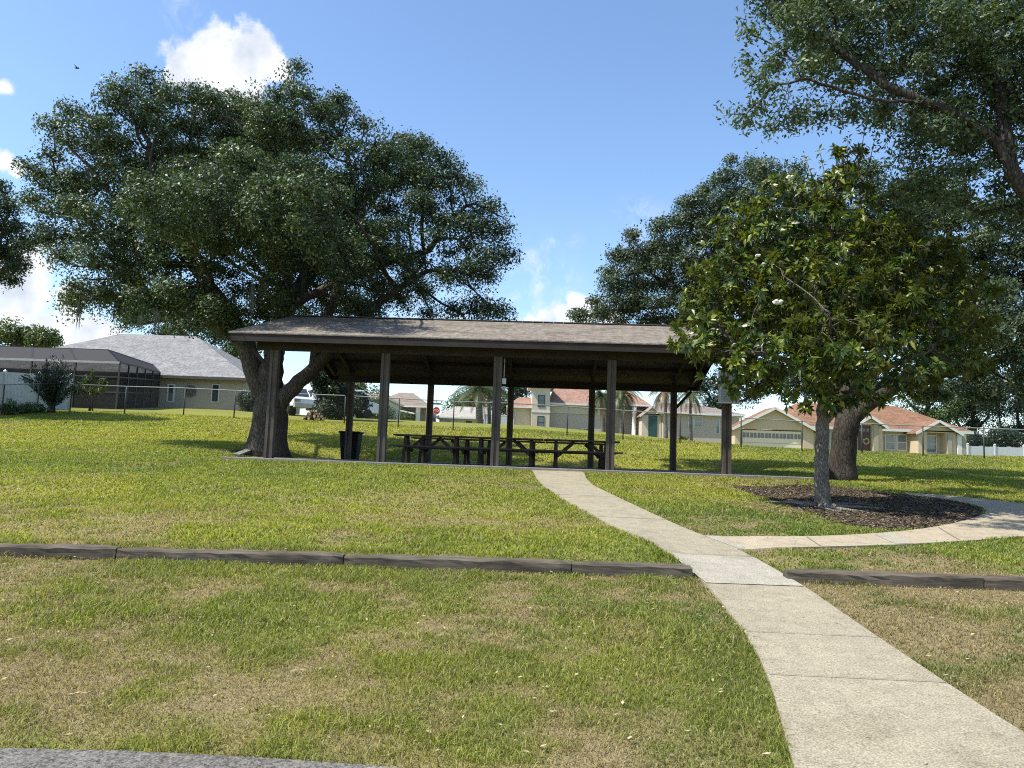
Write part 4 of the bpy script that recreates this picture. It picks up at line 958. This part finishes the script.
lb = [lobe(px, py, Y+dy, r) for px, py, dy, r in ((105, 150, 0, 48), (55, 195, 1, 36), (55, 235, 1, 30), (160, 118, 0, 50), (215, 135, 2, 55), (285, 118, 0, 50), (245, 215, -2, 75), (140, 225, 0, 72), (100, 285, 0, 40), (85, 300, 1, 28), (170, 285, -1, 48), (350, 175, 0, 55), (400, 165, 2, 38), (445, 195, 0, 42), (480, 225, 0, 30), (465, 265, 0, 42), (480, 300, 1, 24), (400, 255, 0, 55), (310, 235, 3, 62), (230, 300, 2, 38), (255, 150, 5, 60), (340, 230, 6, 60), (190, 200, 6, 60), (410, 300, 4, 30), (300, 200, -5, 55), (170, 210, -5, 50), (130, 312, 0, 22), (75, 312, 0, 16), (190, 315, -2, 26), (235, 318, -1, 20), (500, 312, 0, 16), (505, 250, 0, 18), (20, 165, 0, 16), (450, 310, 2, 22), (360, 300, 5, 34), (275, 295, 4, 34), (320, 310, 6, 26), (150, 85, 0, 26), (430, 168, 0, 34), (490, 220, 0, 26), (330, 118, 0, 36), (380, 145, 0, 34), (88, 128, 0, 32), (55, 155, 0, 28), (290, 82, 0, 26), (215, 95, 2, 22))]
OAK, oN, opar, oR, oacc = tree('oak_tree', 'huge spreading live oak with a forked grey trunk behind the left end of the shelter', ch, lb, .58, 6200, .30, .36, 460000, .105, M_oak, M_oakbark, 21, .40, .55)
# moss hanging from it
M_moss = m_plain('spanish_moss', (.16, .17, .145), .95, .3, 8)
def moss(px, py, dy, L, k=14):
    r = random.Random(int(px)); p = P(px, py, Y+dy)-b; V = []
    for i in range(k):
        x, y_ = r.gauss(0, .07), r.gauss(0, .07); n_ = 7; l = L*r.uniform(.45, 1); ph = r.uniform(0, 6); w = r.uniform(.008, .02); pr = None
        for j in range(n_+1):
            t = j/n_; c = np.array([p[0]+x*(1-.5*t)+.03*math.sin(ph+5*t), p[1]+y_*(1-.5*t), p[2]+.2-l*t]); ww = w*(1.2-t); q = (c-[ww, 0, 0], c+[ww, .01, 0])
            if pr: V += [pr[0], pr[1], q[1], q[0]]
            pr = q
    o = link('spanish_moss', fast_mesh('spanish_moss', np.array(V), np.arange(len(V)).reshape(-1, 4)), M_moss, OAK)
for px, py, dy, L in ((79, 308, 0, .95), (157, 318, -1, .8), (140, 322, -1, .5), (178, 318, 0, .6), (193, 300, -1, .9), (205, 300, 0, 1.0), (188, 322, 1, .6), (252, 292, -1, 1.2), (263, 285, 0, 1.2), (290, 268, 1, 1.0), (233, 300, 0, 1.0), (120, 310, 0, .5), (302, 275, 2, 1.0), (172, 300, 0, 1.0), (215, 318, 1, .6)): moss(px, py, dy, L)
# surface roots of the oak
m = MB()
for a, l in ((PI*1.05, 2.0), (PI*1.25, 1.5), (PI*1.5, 1.3), (PI*1.75, 1.5), (-.1, 1.9), (.7, 1.4), (2.4, 1.5)):
    pts = []
    for j in range(6):
        t = j/5; d = .35+l*t*.7; x, y_ = d*math.cos(a+.25*t), d*math.sin(a+.25*t); pts.append((x, y_, tz(b[0]+x, b[1]+y_)-b[2]+.10*(1-t)-.06))
    m.tube(pts, [.15, .12, .09, .07, .05, .025], 7)
m.build('surface_root', M_oakbark, OAK, fix=False)

# oak behind the magnolia, crown reaching over to the back of the shelter
Y = 22.5; b = gp(841, Y)
ch = [([b, b+[.08, 0, 1.0], b+[.2, 0, 1.75]], .36, .31), ([b+[.2, 0, 1.75], P(872, 402, Y-.3), P(905, 381, Y-.5), P(945, 374, Y-.5), P(985, 368, Y)], .22, .12), ([b+[.2, 0, 1.75], P(846, 370, Y+.5), P(835, 310, Y+1), P(810, 250, Y+2)], .24, .08), ([P(846, 370, Y+.5), P(800, 340, Y+2.5), P(740, 310, Y+5), P(680, 290, Y+6)], .15, .06), ([P(846, 370, Y+.5), P(870, 330, Y), P(910, 280, Y), P(950, 240, Y)], .15, .06)]
lb = [lobe(px, py, Y+dy, r) for px, py, dy, r in ((615, 305, 7, 30), (590, 316, 8, 20), (640, 262, 7, 42), (665, 235, 6, 28), (690, 255, 6, 50), (735, 190, 5, 36), (715, 205, 5, 30), (690, 300, 6, 45), (775, 190, 3, 40), (800, 225, 2, 60), (740, 250, 4, 55), (855, 205, 0, 55), (905, 235, 0, 60), (960, 265, 0, 55), (1010, 290, 0, 60), (1000, 345, -1, 45), (950, 330, 0, 48), (1060, 330, 0, 70), (890, 310, 1, 60), (800, 300, 3, 65), (930, 200, 2, 40), (1030, 390, -1, 26), (880, 260, 5, 60), (960, 300, -4, 50), (860, 290, -4, 45), (585, 318, 7, 18), (640, 312, 7, 26), (685, 322, 7, 26), (620, 280, 7, 26), (740, 172, 5, 24), (700, 205, 6, 24), (980, 235, 0, 50), (1020, 240, 0, 50), (990, 385, -1, 28), (1050, 260, 0, 60), (1015, 340, -2, 40), (925, 350, -2, 26))]
tree('oak_tree', 'wide dark live oak with a leaning trunk directly behind the magnolia', ch, lb, .35, 5200, .28, .35, 350000, .104, M_oak2, M_oakbark_shade, 33, .33, .35)

# oak outside the right edge, its boughs reaching in
Y = 12.2; b = gp(1150, 13); b = np.array([10.8, 13., tz(10.8, 13)])
ch = [([b, b+[-.05, 0, 1.2], b+[-.2, -.1, 2.6]], .33, .28), [b+[-.2, -.1, 2.6], P(1060, 235, Y+.3), P(1012, 175, Y), P(995, 140, Y), P(965, 118, Y-.2), P(925, 103, Y-.3), P(885, 84, Y-.2), P(850, 60, Y), P(825, 35, Y+.2)], [P(925, 103, Y-.3), P(870, 100, Y-.6), P(810, 80, Y-.6), P(780, 84, Y-.5)], [P(1060, 235, Y+.3), P(1015, 208, Y+.6), P(975, 212, Y+.8), P(950, 195, Y+1)], [P(1012, 175, Y), P(1000, 90, Y+.5), P(960, 30, Y+1)], [b+[-.2, -.1, 2.6], P(1150, 150, Y+.5), P(1160, 20, Y+1)]]
lb = [lobe(px, py, Y+dy, r) for px, py, dy, r in ((800, 25, 0, 58), (765, 55, 0, 34), (760, 115, -.3, 38), (735, 118, -.3, 22), (800, 110, -.2, 36), (850, 40, .5, 60), (910, 30, 0, 70), (965, 60, .5, 70), (1010, 120, .6, 62), (930, 130, 0, 46), (905, 165, .5, 34), (940, 185, .8, 42), (990, 195, .8, 42), (1020, 210, .6, 36), (985, 20, 1, 70), (1060, 60, 0, 80), (1080, 160, .5, 60), (880, -30, 1, 80), (1000, -40, 1, 90), (780, -20, .5, 50), (850, 110, .6, 34), (1140, 100, 0, 90), (740, 25, 0, 22), (725, 112, -.3, 16), (770, 130, -.3, 22), (900, 95, 1.5, 60), (970, 110, 2, 60), (1010, 60, 2, 60), (840, 20, 2, 60), (920, 195, .8, 30))]
tree('oak_tree', 'oak standing past the right edge whose leafy boughs hang into the top right corner', ch, lb, .15, 4300, .17, .22, 120000, .085, M_oak3, M_oakbark_shade, 55, .20, .3, asp=.42)

# magnolia in the mulch bed
Y = 15.5; b = gp(822, Y)
MAG = thing('magnolia_tree', 'glossy magnolia with pale slender trunk growing in the mulch bed', 'tree', b)
ch = [[b, b+[0, 0, .8], b+[.02, 0, 1.9], P(828, 330, Y), P(832, 240, Y), P(838, 160, Y)], [b+[.0, 0, 1.7], P(845, 400, Y-.2), P(880, 370, Y-.4), P(930, 350, Y-.3)], [P(825, 370, Y), P(790, 360, Y-.6), P(740, 350, Y-.5)], [P(826, 350, Y), P(830, 330, Y-1.2), P(830, 310, Y-2)]]
lb = [lobe(px, py, Y+dy, r) for px, py, dy, r in ((835, 190, 0, 30), (800, 220, 0, 36), (770, 245, 0, 45), (735, 290, 0, 42), (710, 335, -.2, 32), (735, 365, -.4, 32), (780, 345, -.5, 55), (800, 290, -.4, 62), (860, 250, 0, 55), (880, 300, -.4, 58), (925, 320, -.2, 48), (955, 350, 0, 32), (900, 365, -.5, 42), (840, 350, -1.2, 55), (715, 262, 0, 30), (722, 325, -.3, 34), (700, 325, -.2, 28), (735, 245, 0, 28), (755, 300, 0, 40), (688, 312, 0, 18), (955, 280, 0, 32), (985, 335, 0, 24), (975, 300, -.6, 26), (962, 362, -.6, 26), (932, 252, -.4, 30), (700, 345, -.5, 26), (735, 345, -.5, 32), (750, 330, .4, 36), (680, 340, 0, 16), (770, 385, -.3, 24), (820, 390, -.8, 22), (850, 160, 0, 22), (838, 320, 1.5, 60), (690, 345, -.2, 20), (705, 300, 0, 28), (745, 225, 0, 36), (780, 190, 0, 28), (900, 240, 0, 42), (930, 280, 0, 42), (965, 330, 0, 34), (975, 365, 0, 20), (930, 385, -.2, 26), (870, 398, -.6, 22), (790, 395, -.6, 22), (740, 392, -.4, 16), (700, 365, -.3, 18), (880, 205, 0, 34), (850, 390, .5, 24))]
N, par = skeleton(ch, lb, 5200, .14, .16, 77); R, acc = radii(N, par, .14, 2.0, .005); Nl = N-b
limbs_mesh('trunk', Nl, par, R, M_magbark, MAG, .35); r = np.random.default_rng(5)
# upright sprays above the crown
spr = []
m = MB()
for px, py, base_y in ((866, 118, 180), (848, 140, 190), (862, 150, 195), (820, 152, 200), (806, 160, 205), (790, 175, 215), (835, 148, 190), (875, 138, 190)):
    p0 = P(px+(838-px)*.4, base_y, Y)-b; p1 = P(px, py, Y)-b; m.tube([p0, (p0+p1)/2+[.03, 0, 0], p1], [.014, .010, .006], 4)
    for t in np.linspace(.25, 1, 4): spr.append((p0+(p1-p0)*t, (p1-p0)/np.linalg.norm(p1-p0)))
m.build('spray_twig', M_magbark, MAG, fix=False)
tips = np.where(acc <= 4)[0]; kc = thin(Nl[tips], .55, r); cen_ = Nl[tips][kc]; dn_ = np.linalg.norm(Nl[tips][:, None]-cen_[None], axis=2).min(1); tips = tips[(dn_ < .26) | (r.random(len(tips)) < .7)]; print('magnolia clusters', len(tips)); dirs = np.array([Nl[i]-Nl[par[i]] for i in tips]); dirs /= np.linalg.norm(dirs, axis=1)[:, None]+1e-9
P_, D_, top_ = [], [], []
hmax = Nl[:, 2].max()
for i, d in zip(tips, dirs): P_.append(Nl[i]); D_.append(d); top_.append(0)
for p, d in spr: P_.append(p); D_.append(d); top_.append(1)
C, A, Nn, Ln, Tn = [], [], [], [], []
for p, d, tp in zip(P_, D_, top_):
    d = d+np.array([0, 0, .5]); d /= np.linalg.norm(d); e = np.cross(d, [.3, .2, .9]); e /= np.linalg.norm(e); f = np.cross(d, e); k = int(r.integers(9, 15)) if not tp else 7; ct = r.random()
    for j in range(k):
        ph = 2*PI*j/k+r.random()*1.4; sp = r.uniform(.3, 1.9); ax = d*math.cos(sp)+(e*math.cos(ph)+f*math.sin(ph))*math.sin(sp)
        L = r.uniform(.12, .21) if not tp else r.uniform(.10, .16); C.append(p+ax*(L*.5+.015)+r.normal(size=3)*.02); A.append(ax); nr = d-ax*np.dot(d, ax); Nn.append(nr/(np.linalg.norm(nr)+1e-6)); Ln.append(L)
        Tn.append(min(1, .55*ct+.45*r.random()) if not tp else (.96+.04*r.random() if r.random() < .4 else .5+.4*r.random()))
C, A, Nn, Ln = map(np.array, (C, A, Nn, Ln)); B = np.cross(Nn, A); B /= np.linalg.norm(B, axis=1)[:, None]+1e-9; W = Ln*r.uniform(.36, .48, len(Ln)); n_ = len(C)
dr_ = np.c_[np.zeros((len(Ln), 2)), -Ln*r.uniform(0, .3, len(Ln))]
V = np.stack([C-A*Ln[:, None]/2, C-B*W[:, None]/2+Nn*.012, C-A*Ln[:, None]*.0+B*0, C+A*Ln[:, None]/2-Nn*.02+dr_, C+B*W[:, None]/2+Nn*.012], 1)
i0 = np.arange(n_)*5; Fq = np.concatenate([np.c_[i0, i0+1, i0+2], np.c_[i0+1, i0+3, i0+2], np.c_[i0+2, i0+3, i0+4], np.c_[i0, i0+2, i0+4]])
me = fast_mesh('crown', V.reshape(-1, 3), Fq); a = me.attributes.new('tone', 'FLOAT', 'POINT'); a.data.foreach_set('value', np.repeat(np.array(Tn), 5).astype(np.float32)); link('crown', me, M_mag, MAG)
M_flower = m_plain('magnolia_petal', (.75, .72, .62), .6, .05)
for px, py, s in ((778, 303, .11), (790, 178, .08), (758, 256, .06)):
    p = P(px, py, Y-1.2)-b; m = MB()
    for k in range(8):
        a = 2*PI*k/8; rr = .6+.4*(k % 2); m.ball((p[0]+s*.55*rr*math.cos(a), p[1]+s*.55*rr*math.sin(a), p[2]+s*.25*(k % 2)), s*.5, 1, (1, 1, .6))
    m.build('blossom', M_flower, MAG)
m = MB()
for a, l in ((PI*.95, 1.1), (PI*1.2, .8), (PI*1.45, .8), (PI*1.62, 1.1), (PI*1.85, 1.3), (.1, 1.4), (.8, .8), (2.4, .8)):
    pts = []
    for j in range(7):
        t = j/6; d = .1+l*t; x, y_ = d*math.cos(a+.4*math.sin(3*t+a)), d*math.sin(a+.4*math.sin(3*t+a)); pts.append((x, y_, tz(b[0]+x, b[1]+y_)-b[2]+.055*(1-t)+.005))
    m.tube(pts, [.05, .042, .036, .03, .024, .018, .01], 6)
m.build('surface_root', M_magbark, MAG, fix=False)

# background trees
def simple(name, label, px, Y, lobes_px, rt, leafmat, seed, npts=420, nleaf=16000, size=.2, group=None, h=2.0, cat='tree', sig=None, kill=None, bark=M_oakbark, **kw):
    b = gp(px, Y); lb = [lobe(q[0], q[1], Y+(q[3] if len(q) > 3 else 0), q[2]) for q in lobes_px]; top = lb[0][0]
    s = Y/F_PX; c = [[b, b+[0, 0, h*.5], b+[.05, 0, h]]]; st = 9*s
    return tree(name, label, c, lb, rt, npts, st, kill or st*1.35, int(nleaf*1.7), size, leafmat, bark, seed, sig or st*1.0, .2, group, cat, **kw)
GB = 'background trees beyond the houses'
simple('oak_tree', 'oak at the far left edge with branches reaching into the sky above the shrub', -58, 36, ((-10, 215, 34), (18, 235, 22), (5, 262, 26), (-30, 250, 50), (-80, 200, 70), (-70, 270, 60), (-10, 190, 18), (14, 282, 14), (-110, 240, 70), (-40, 290, 32), (28, 260, 12), (15, 200, 14), (0, 240, 26)), .45, M_oak, 91, 1500, 75000, .13, h=4)
simple('broadleaf_tree', 'dark rounded tree behind the pool cage at the left edge', 20, 84, ((10, 332, 20), (38, 338, 18), (55, 346, 9), (-20, 335, 22)), .3, M_farlight, 92, 350, 9000, .3, GB)
simple('broadleaf_tree', 'dense tree rising behind the right part of the grey house roof', 205, 84, ((140, 318, 26), (115, 328, 14), (180, 318, 30), (220, 335, 28), (245, 350, 24), (160, 335, 25), (200, 300, 26)), .35, M_far, 93, 600, 20000, .26, GB)
simple('evergreen_tree', 'dark dense evergreen behind the fence right of the big oak trunk', 338, 47, ((338, 385, 20), (328, 400, 16), (346, 402, 16), (328, 365, 14), (345, 365, 14), (338, 350, 16), (325, 392, 12), (350, 393, 11), (338, 402, 17), (320, 375, 10)), .14, M_dark, 94, 520, 26000, .17, h=.4)
simple('round_shrub', 'green shrub in front of the white house, left one of the pair', 367, 58, ((367, 402, 8), (366, 409, 8), (368, 396, 5)), .05, M_far, 95, 120, 3000, .13, 'shrubs in front of the white house', .4, 'shrub')
simple('round_shrub', 'taller green shrub in front of the white house, right one of the pair', 378, 58, ((378, 397, 8), (379, 407, 9), (377, 391, 5)), .05, M_far, 96, 120, 3600, .13, 'shrubs in front of the white house', .4, 'shrub')
simple('round_shrub', 'light green shrub at the left corner of the tan house', 396, 100, ((396, 408, 7), (393, 414, 6), (400, 414, 6)), .05, M_farlight, 97, 90, 2000, .2, None, .4, 'shrub')
simple('broadleaf_tree', 'row tree behind the white house roof seen under the shelter', 372, 105, ((362, 390, 8), (376, 389, 9), (386, 393, 7), (350, 385, 12)), .2, M_far, 98, 160, 4000, .32, GB)
simple('broadleaf_tree', 'green tree behind the pale grey house left of the palms', 460, 140, ((452, 403, 11), (466, 398, 12), (480, 394, 14), (445, 408, 7), (497, 396, 12)), .3, M_far, 99, 260, 7000, .4, GB)
simple('broadleaf_tree', 'dark leafy tree left of the tower of the two storey house', 520, 112, ((522, 392, 8), (528, 387, 9), (506, 398, 9), (500, 410, 9), (515, 400, 6)), .2, M_dark, 100, 200, 4500, .3, GB)
simple('broadleaf_tree', 'dark tree mass behind the grey wing of the two storey house', 715, 118, ((705, 388, 16), (725, 380, 22), (745, 395, 16), (765, 375, 26), (690, 390, 8)), .4, M_dark, 101, 420, 12000, .34, GB)
for i, (px, lob, mt, lab) in enumerate(((925, ((925, 408, 18), (915, 385, 22), (940, 395, 20), (905, 400, 12), (935, 425, 14), (945, 432, 12)), M_far, 'grey green tree right behind the cream house'), (975, ((970, 400, 26), (985, 425, 18), (962, 425, 16), (975, 440, 15), (992, 444, 13), (985, 380, 24), (955, 385, 18)), M_dark, 'dark tree between the cream house and the picket fence'), (1025, ((1020, 405, 28), (1035, 430, 22), (1010, 430, 18), (1008, 444, 14), (1028, 446, 15), (1045, 444, 16), (1050, 390, 34), (1010, 375, 22)), M_dark, 'dark tree behind the picket fence at the right edge'))):
    simple('broadleaf_tree', lab, px, 84+3*i, lob, .35, mt, 110+i, 420, 15000, .26, GB)
simple('broadleaf_tree', 'dark tree behind the cream house roof, seen between magnolia and oak trunks', 845, 96, ((850, 390, 20), (880, 385, 22), (820, 385, 20), (800, 380, 20), (865, 400, 14)), .35, M_dark, 120, 380, 12000, .3, GB)
simple('tall_hedge', 'dark leafy hedge directly behind the white picket fence at the right edge', 1010, 74, ((975, 440, 12), (995, 438, 14), (1015, 440, 14), (1038, 440, 15), (1060, 440, 16), (965, 446, 9), (1005, 448, 10), (1028, 449, 10)), .08, M_dark, 140, 320, 12000, .2, None, .4, 'hedge')
# shrubs by the left fence
def spiky(name, label, px, Y, h, nst, spread, mat, seed, ll, cat='shrub', bare=.3):
    b = gp(px, Y); t = thing(name, label, cat, b); r = np.random.default_rng(seed); m = MB(); cs, axs = [], []
    for i in range(nst):
        a = r.uniform(0, 2*PI); s = spread*r.random()**.6; H = h*(1-.35*(s/spread)**1.5)*r.uniform(.75, 1.05); p = [np.array([.15*math.cos(a)*s, .15*math.sin(a)*s, -.05])]
        for j in range(1, 7):
            u = j/6; p.append(np.array([math.cos(a)*s*u**1.4, math.sin(a)*s*u**1.4, H*u-.1*s*u**3])+r.normal(size=3)*.02)
        m.tube(p, [.025, .022, .018, .015, .012, .009, .005], 4)
        for _ in range(150):
            u = bare+(1-bare)*r.random(); k = min(5, int(u*6)); f = u*6-k; c = p[k]*(1-f)+p[k+1]*f; cs.append(c+r.normal(size=3)*.07); axs.append(p[k+1]-p[k]+r.normal(size=3)*.12)
    m.build('stem', M_oakbark, t, fix=False); cs = np.array(cs); axs = np.array(axs); L = ll*(.6+.6*r.random(len(cs)))
    put_leaves('foliage', leaf_quads(cs, L, L*.28, r, .3, None, axs/np.linalg.norm(axs, axis=1)[:, None]), r.random(len(cs)), mat, t); return t
spiky('upright_shrub', 'large dark upright shrub growing against the white vinyl fence', 47, 40.6, 3.0, 52, 1.6, M_dark, 3, .17)
spiky('ornamental_tree', 'small bare stemmed tree with yellow green top beside the white fence end', 87, 45, 2.35, 12, 1.15, M_farlight, 4, .22, 'small tree', .72)
for i, (px, Yq, hh, lab) in enumerate(((6, 37.6, .75, 'leftmost low bush at the foot of the white vinyl fence'), (20, 38.6, .6, 'middle low bush at the foot of the white vinyl fence'), (33, 39.6, .5, 'smallest low bush at the foot of the white vinyl fence, nearest the dark shrub'))):
    spiky('low_bush', lab, px, Yq, hh, 16, .6, M_far, 10+i, .16, bare=.1)
simple('hedge_shrub', 'dense dark green hedge at the right corner of the grey roofed house', 245, 59, ((240, 400, 6), (247, 399, 7), (254, 400, 6), (244, 405, 6), (252, 405, 6)), .06, M_dark, 130, 130, 6000, .1, None, .3, 'hedge')
spiky('low_bush', 'small dark bush at the foot of the two storey house garage wall', 586, 93, .9, 14, .7, M_dark, 20, .22, bare=.1)
spiky('low_bush', 'small grey green bush at the wall of the grey wing', 683, 92.5, 1.3, 14, .8, M_far, 21, .25, bare=.1)
# palms
M_palm = m_leaf('palm_leaflet', [(0, (.03, .05, .02)), (.5, (.07, .095, .035)), (.9, (.13, .15, .06)), (1, (.24, .17, .08))], gloss=.4, trans=.2); M_dry = m_leaf('dry_frond', [(0, (.13, .085, .045)), (1, (.30, .21, .11))], trans=.1)
M_ptrunk = m_bark('palm_trunk', (.13, .115, .10), (.24, .22, .19), 1.2)
def palm(label, px, py, Y, rt, L, nf, droop, mat, seed, group='palm trees by the far houses'):
    top = P(px, py, Y); b = np.array([top[0]+.2, Y, tz(top[0], Y)]); t = thing('palm_tree', label, 'palm', b, 0, group); r = np.random.default_rng(seed); h = top-b
    MB().tube([[0, 0, -.2], [0, 0, h[2]*.15], h*.5, h], [rt*1.35, rt*1.05, rt*.95, rt], 10).build('trunk', M_ptrunk, t, fix=False)
    for i in range(nf):
        a = 2*PI*i/nf*2.4+r.random(); el = r.uniform(-.5, 1.25); l = L*r.uniform(.8, 1.1); V = []; tn = r.random()*.6; prev = None
        d = np.array([math.cos(a)*math.cos(el), math.sin(a)*math.cos(el), math.sin(el)]); p = h.copy(); n_ = 16; pts = [p]
        for j in range(n_):
            d = d+np.array([0, 0, -droop/n_]); d /= np.linalg.norm(d); p = p+d*l/n_; pts.append(p)
        sd = np.array([-math.sin(a), math.cos(a), 0])
        for j in range(1, n_+1):
            c = pts[j]; dd = (pts[j]-pts[j-1])/np.linalg.norm(pts[j]-pts[j-1]); u = j/n_; ll = l*.22*math.sin(PI*min(1, .15+.85*u))**.7*(1-.45*u)+.05
            V += [c-[0, 0, .02], c+[0, 0, .02], pts[j-1]+[0, 0, .03], pts[j-1]-[0, 0, .03]]
            for s in (-1, 1):
                for q in (0, .5):
                    c2 = pts[j]*(1-q)+pts[j-1]*q; tip = c2+sd*s*ll*.75+dd*ll*.55-np.array([0, 0, ll*.35]); w = dd*.035; V += [c2-w, c2+w, tip+w*.2, tip-w*.2]
        V = np.array(V); put_leaves('frond', V, np.clip(tn+.4*r.random(len(V)//4), 0, 1), M_dry if (el < -.2 and r.random() < .6) else mat, t)
    return t
palm('tall palm with the thicker trunk left of the middle front post', 479, 389, 88, .42, 4.2, 36, 1.5, M_palm, 1)
palm('slimmer palm just left of the middle front post', 489, 387, 90, .22, 3.4, 26, 1.6, M_palm, 2)
palm('drooping palm just left of the fourth front shelter post', 602, 396, 86, .24, 2.9, 34, 2.6, M_palm, 3)
palm('drooping palm just right of the fourth front shelter post, before the house portico', 621, 394, 85, .24, 3.2, 38, 2.6, M_palm, 4)
palm('palm with brown dry fronds beside the green door', 665, 391, 87, .2, 2.9, 30, 2.3, M_dry, 5)
palm('palm with green fronds above the grey wing, near the right rear post', 690, 394, 87, .16, 2.7, 26, 2.3, M_palm, 6)
# a small far bird
p = P(77, 68, 60); bt = MB(); bt.ball((0, 0, 0), .09, 2, (2.2, .8, .8)); bt.hull([(-.06, 0, .02), (.08, 0, .02), (.0, .36, .10), (-.06, .36, .1)], [(0, 1, 2, 3)]); bt.hull([(-.06, 0, .02), (.08, 0, .02), (.0, -.36, .10), (-.06, -.36, .1)], [(3, 2, 1, 0)])
o = bt.build('bird', m_plain('dark_feathers', (.02, .02, .022))); o.location = p; tag(o, 'tiny dark bird flying in the sky above the big oak', 'bird')
# ------------------------------------------------------------------ light and sky
EL = math.radians(54); s_h = np.array([-.95, -.31]); s_h /= np.linalg.norm(s_h)
S = Vector((s_h[0]*math.cos(EL), s_h[1]*math.cos(EL), math.sin(EL)))
ld = bpy.data.lights.new('sun', 'SUN'); ld.energy = 4.2; ld.angle = math.radians(.53); ld.color = (1, .955, .87)
lo = bpy.data.objects.new('sun', ld); COL.objects.link(lo); lo.rotation_euler = S.to_track_quat('Z', 'Y').to_euler()
w = bpy.data.worlds.new('World'); scene.world = w; w.use_nodes = True; t = w.node_tree; t.nodes.clear()
def nd(typ, **k):
    n_ = t.nodes.new(typ)
    for a, v in k.items(): setattr(n_, a, v)
    return n_
out = nd('ShaderNodeOutputWorld'); sky = nd('ShaderNodeTexSky', sky_type='NISHITA', sun_disc=False, sun_elevation=EL, sun_rotation=math.atan2(S.x, S.y), air_density=1.0, dust_density=.6, ozone_density=2.2, altitude=30)
bg = nd('ShaderNodeBackground'); bg.inputs[1].default_value = SKY_STRENGTH; hs = nd('ShaderNodeHueSaturation'); hs.inputs['Saturation'].default_value = 1.06; t.links.new(sky.outputs[0], hs.inputs['Color']); t.links.new(hs.outputs[0], bg.inputs[0])
tc = nd('ShaderNodeTexCoord'); dirv = tc.outputs['Generated']
def math_(op, a, b=None):
    n_ = nd('ShaderNodeMath', operation=op)
    for i, q in enumerate((a, b)):
        if q is None: continue
        if hasattr(q, 'is_linked'): t.links.new(q, n_.inputs[i])
        else: n_.inputs[i].default_value = q
    return n_.outputs[0]
def noise_(sc, det=8, ro=.6, dist=0):
    n_ = nd('ShaderNodeTexNoise'); n_.inputs['Scale'].default_value = sc; n_.inputs['Detail'].default_value = det; n_.inputs['Roughness'].default_value = ro; n_.inputs['Distortion'].default_value = dist
    t.links.new(dirv, n_.inputs['Vector']); return n_.outputs['Fac']
CL = [(190, 62, 26), (212, 52, 26), (240, 50, 27), (262, 46, 20), (228, 78, 42), (275, 68, 18), (175, 74, 14),
      (20, 300, 38), (60, 330, 36), (95, 335, 26), (25, 262, 26), (70, 300, 20), (-30, 300, 50), (5, 88, 9), (-2, 160, 15), (14, 168, 8),
      (576, 303, 14), (562, 314, 16), (545, 320, 13), (592, 308, 17), (610, 318, 18), (530, 324, 12)]
mx_ = None
for px, py, r_ in CL:
    d = ray(px, py); d = d/np.linalg.norm(d); n_ = nd('ShaderNodeVectorMath', operation='DISTANCE'); t.links.new(dirv, n_.inputs[0]); n_.inputs[1].default_value = tuple(d)
    v = math_('SUBTRACT', 1.0, math_('DIVIDE', n_.outputs['Value'], r_/F_PX)); mx_ = v if mx_ is None else math_('MAXIMUM', mx_, v)
dens = math_('ADD', mx_, math_('MULTIPLY', math_('SUBTRACT', noise_(24, 9, .62, .3), .5), 2.2))
def smooth(v, a, b):
    n_ = nd('ShaderNodeMapRange', interpolation_type='SMOOTHSTEP'); t.links.new(v, n_.inputs[0]); n_.inputs[1].default_value = a; n_.inputs[2].default_value = b; return n_.outputs[0]
mask = smooth(dens, .02, .55)
# thin wisps
W = [(186, 14, 24, .5), (530, 257, 14, .5), (548, 243, 14, .4), (92, 122, 14, .35), (70, 132, 12, .3), (440, 305, 80, .5), (530, 300, 70, .55), (640, 220, 40, .25), (90, 230, 30, .3), (575, 240, 12, .35), (110, 290, 45, .4)]
wm = None
for px, py, r_, k in W:
    d = ray(px, py); d = d/np.linalg.norm(d); n_ = nd('ShaderNodeVectorMath', operation='DISTANCE'); t.links.new(dirv, n_.inputs[0]); n_.inputs[1].default_value = tuple(d)
    v = math_('MULTIPLY', smooth(math_('SUBTRACT', 1.0, math_('DIVIDE', n_.outputs['Value'], r_/F_PX)), 0, .8), k); wm = v if wm is None else math_('MAXIMUM', wm, v)
wisp = math_('MULTIPLY', wm, smooth(noise_(30, 7, .65, .6), .42, .72))
mask = math_('MINIMUM', math_('MAXIMUM', mask, wisp), .97)
cr = nd('ShaderNodeValToRGB'); e = cr.color_ramp.elements; e[0].position = .30; e[0].color = (.60, .66, .76, 1); e[1].position = .62; e[1].color = (1, 1, 1, 1); t.links.new(noise_(20, 5, .55), cr.inputs[0])
cb = nd('ShaderNodeBackground'); cb.inputs[1].default_value = CLOUD; t.links.new(cr.outputs[0], cb.inputs[0])
ms = nd('ShaderNodeMixShader'); t.links.new(mask, ms.inputs[0]); t.links.new(bg.outputs[0], ms.inputs[1]); t.links.new(cb.outputs[0], ms.inputs[2]); t.links.new(ms.outputs[0], out.inputs[0])
vs = scene.view_settings; vs.view_transform = 'Standard'; vs.look = 'None'; vs.gamma = 1; vs.use_curve_mapping = False; vs.exposure = EXPOSURE
scene.display_settings.display_device = 'sRGB'
cy = scene.cycles; cy.max_bounces = 6; cy.diffuse_bounces = 3; cy.glossy_bounces = 2; cy.transmission_bounces = 4; cy.transparent_max_bounces = 12; cy.use_denoising = DENOISE; cy.filter_width = 1.1; cy.caustics_reflective = False; cy.caustics_refractive = False
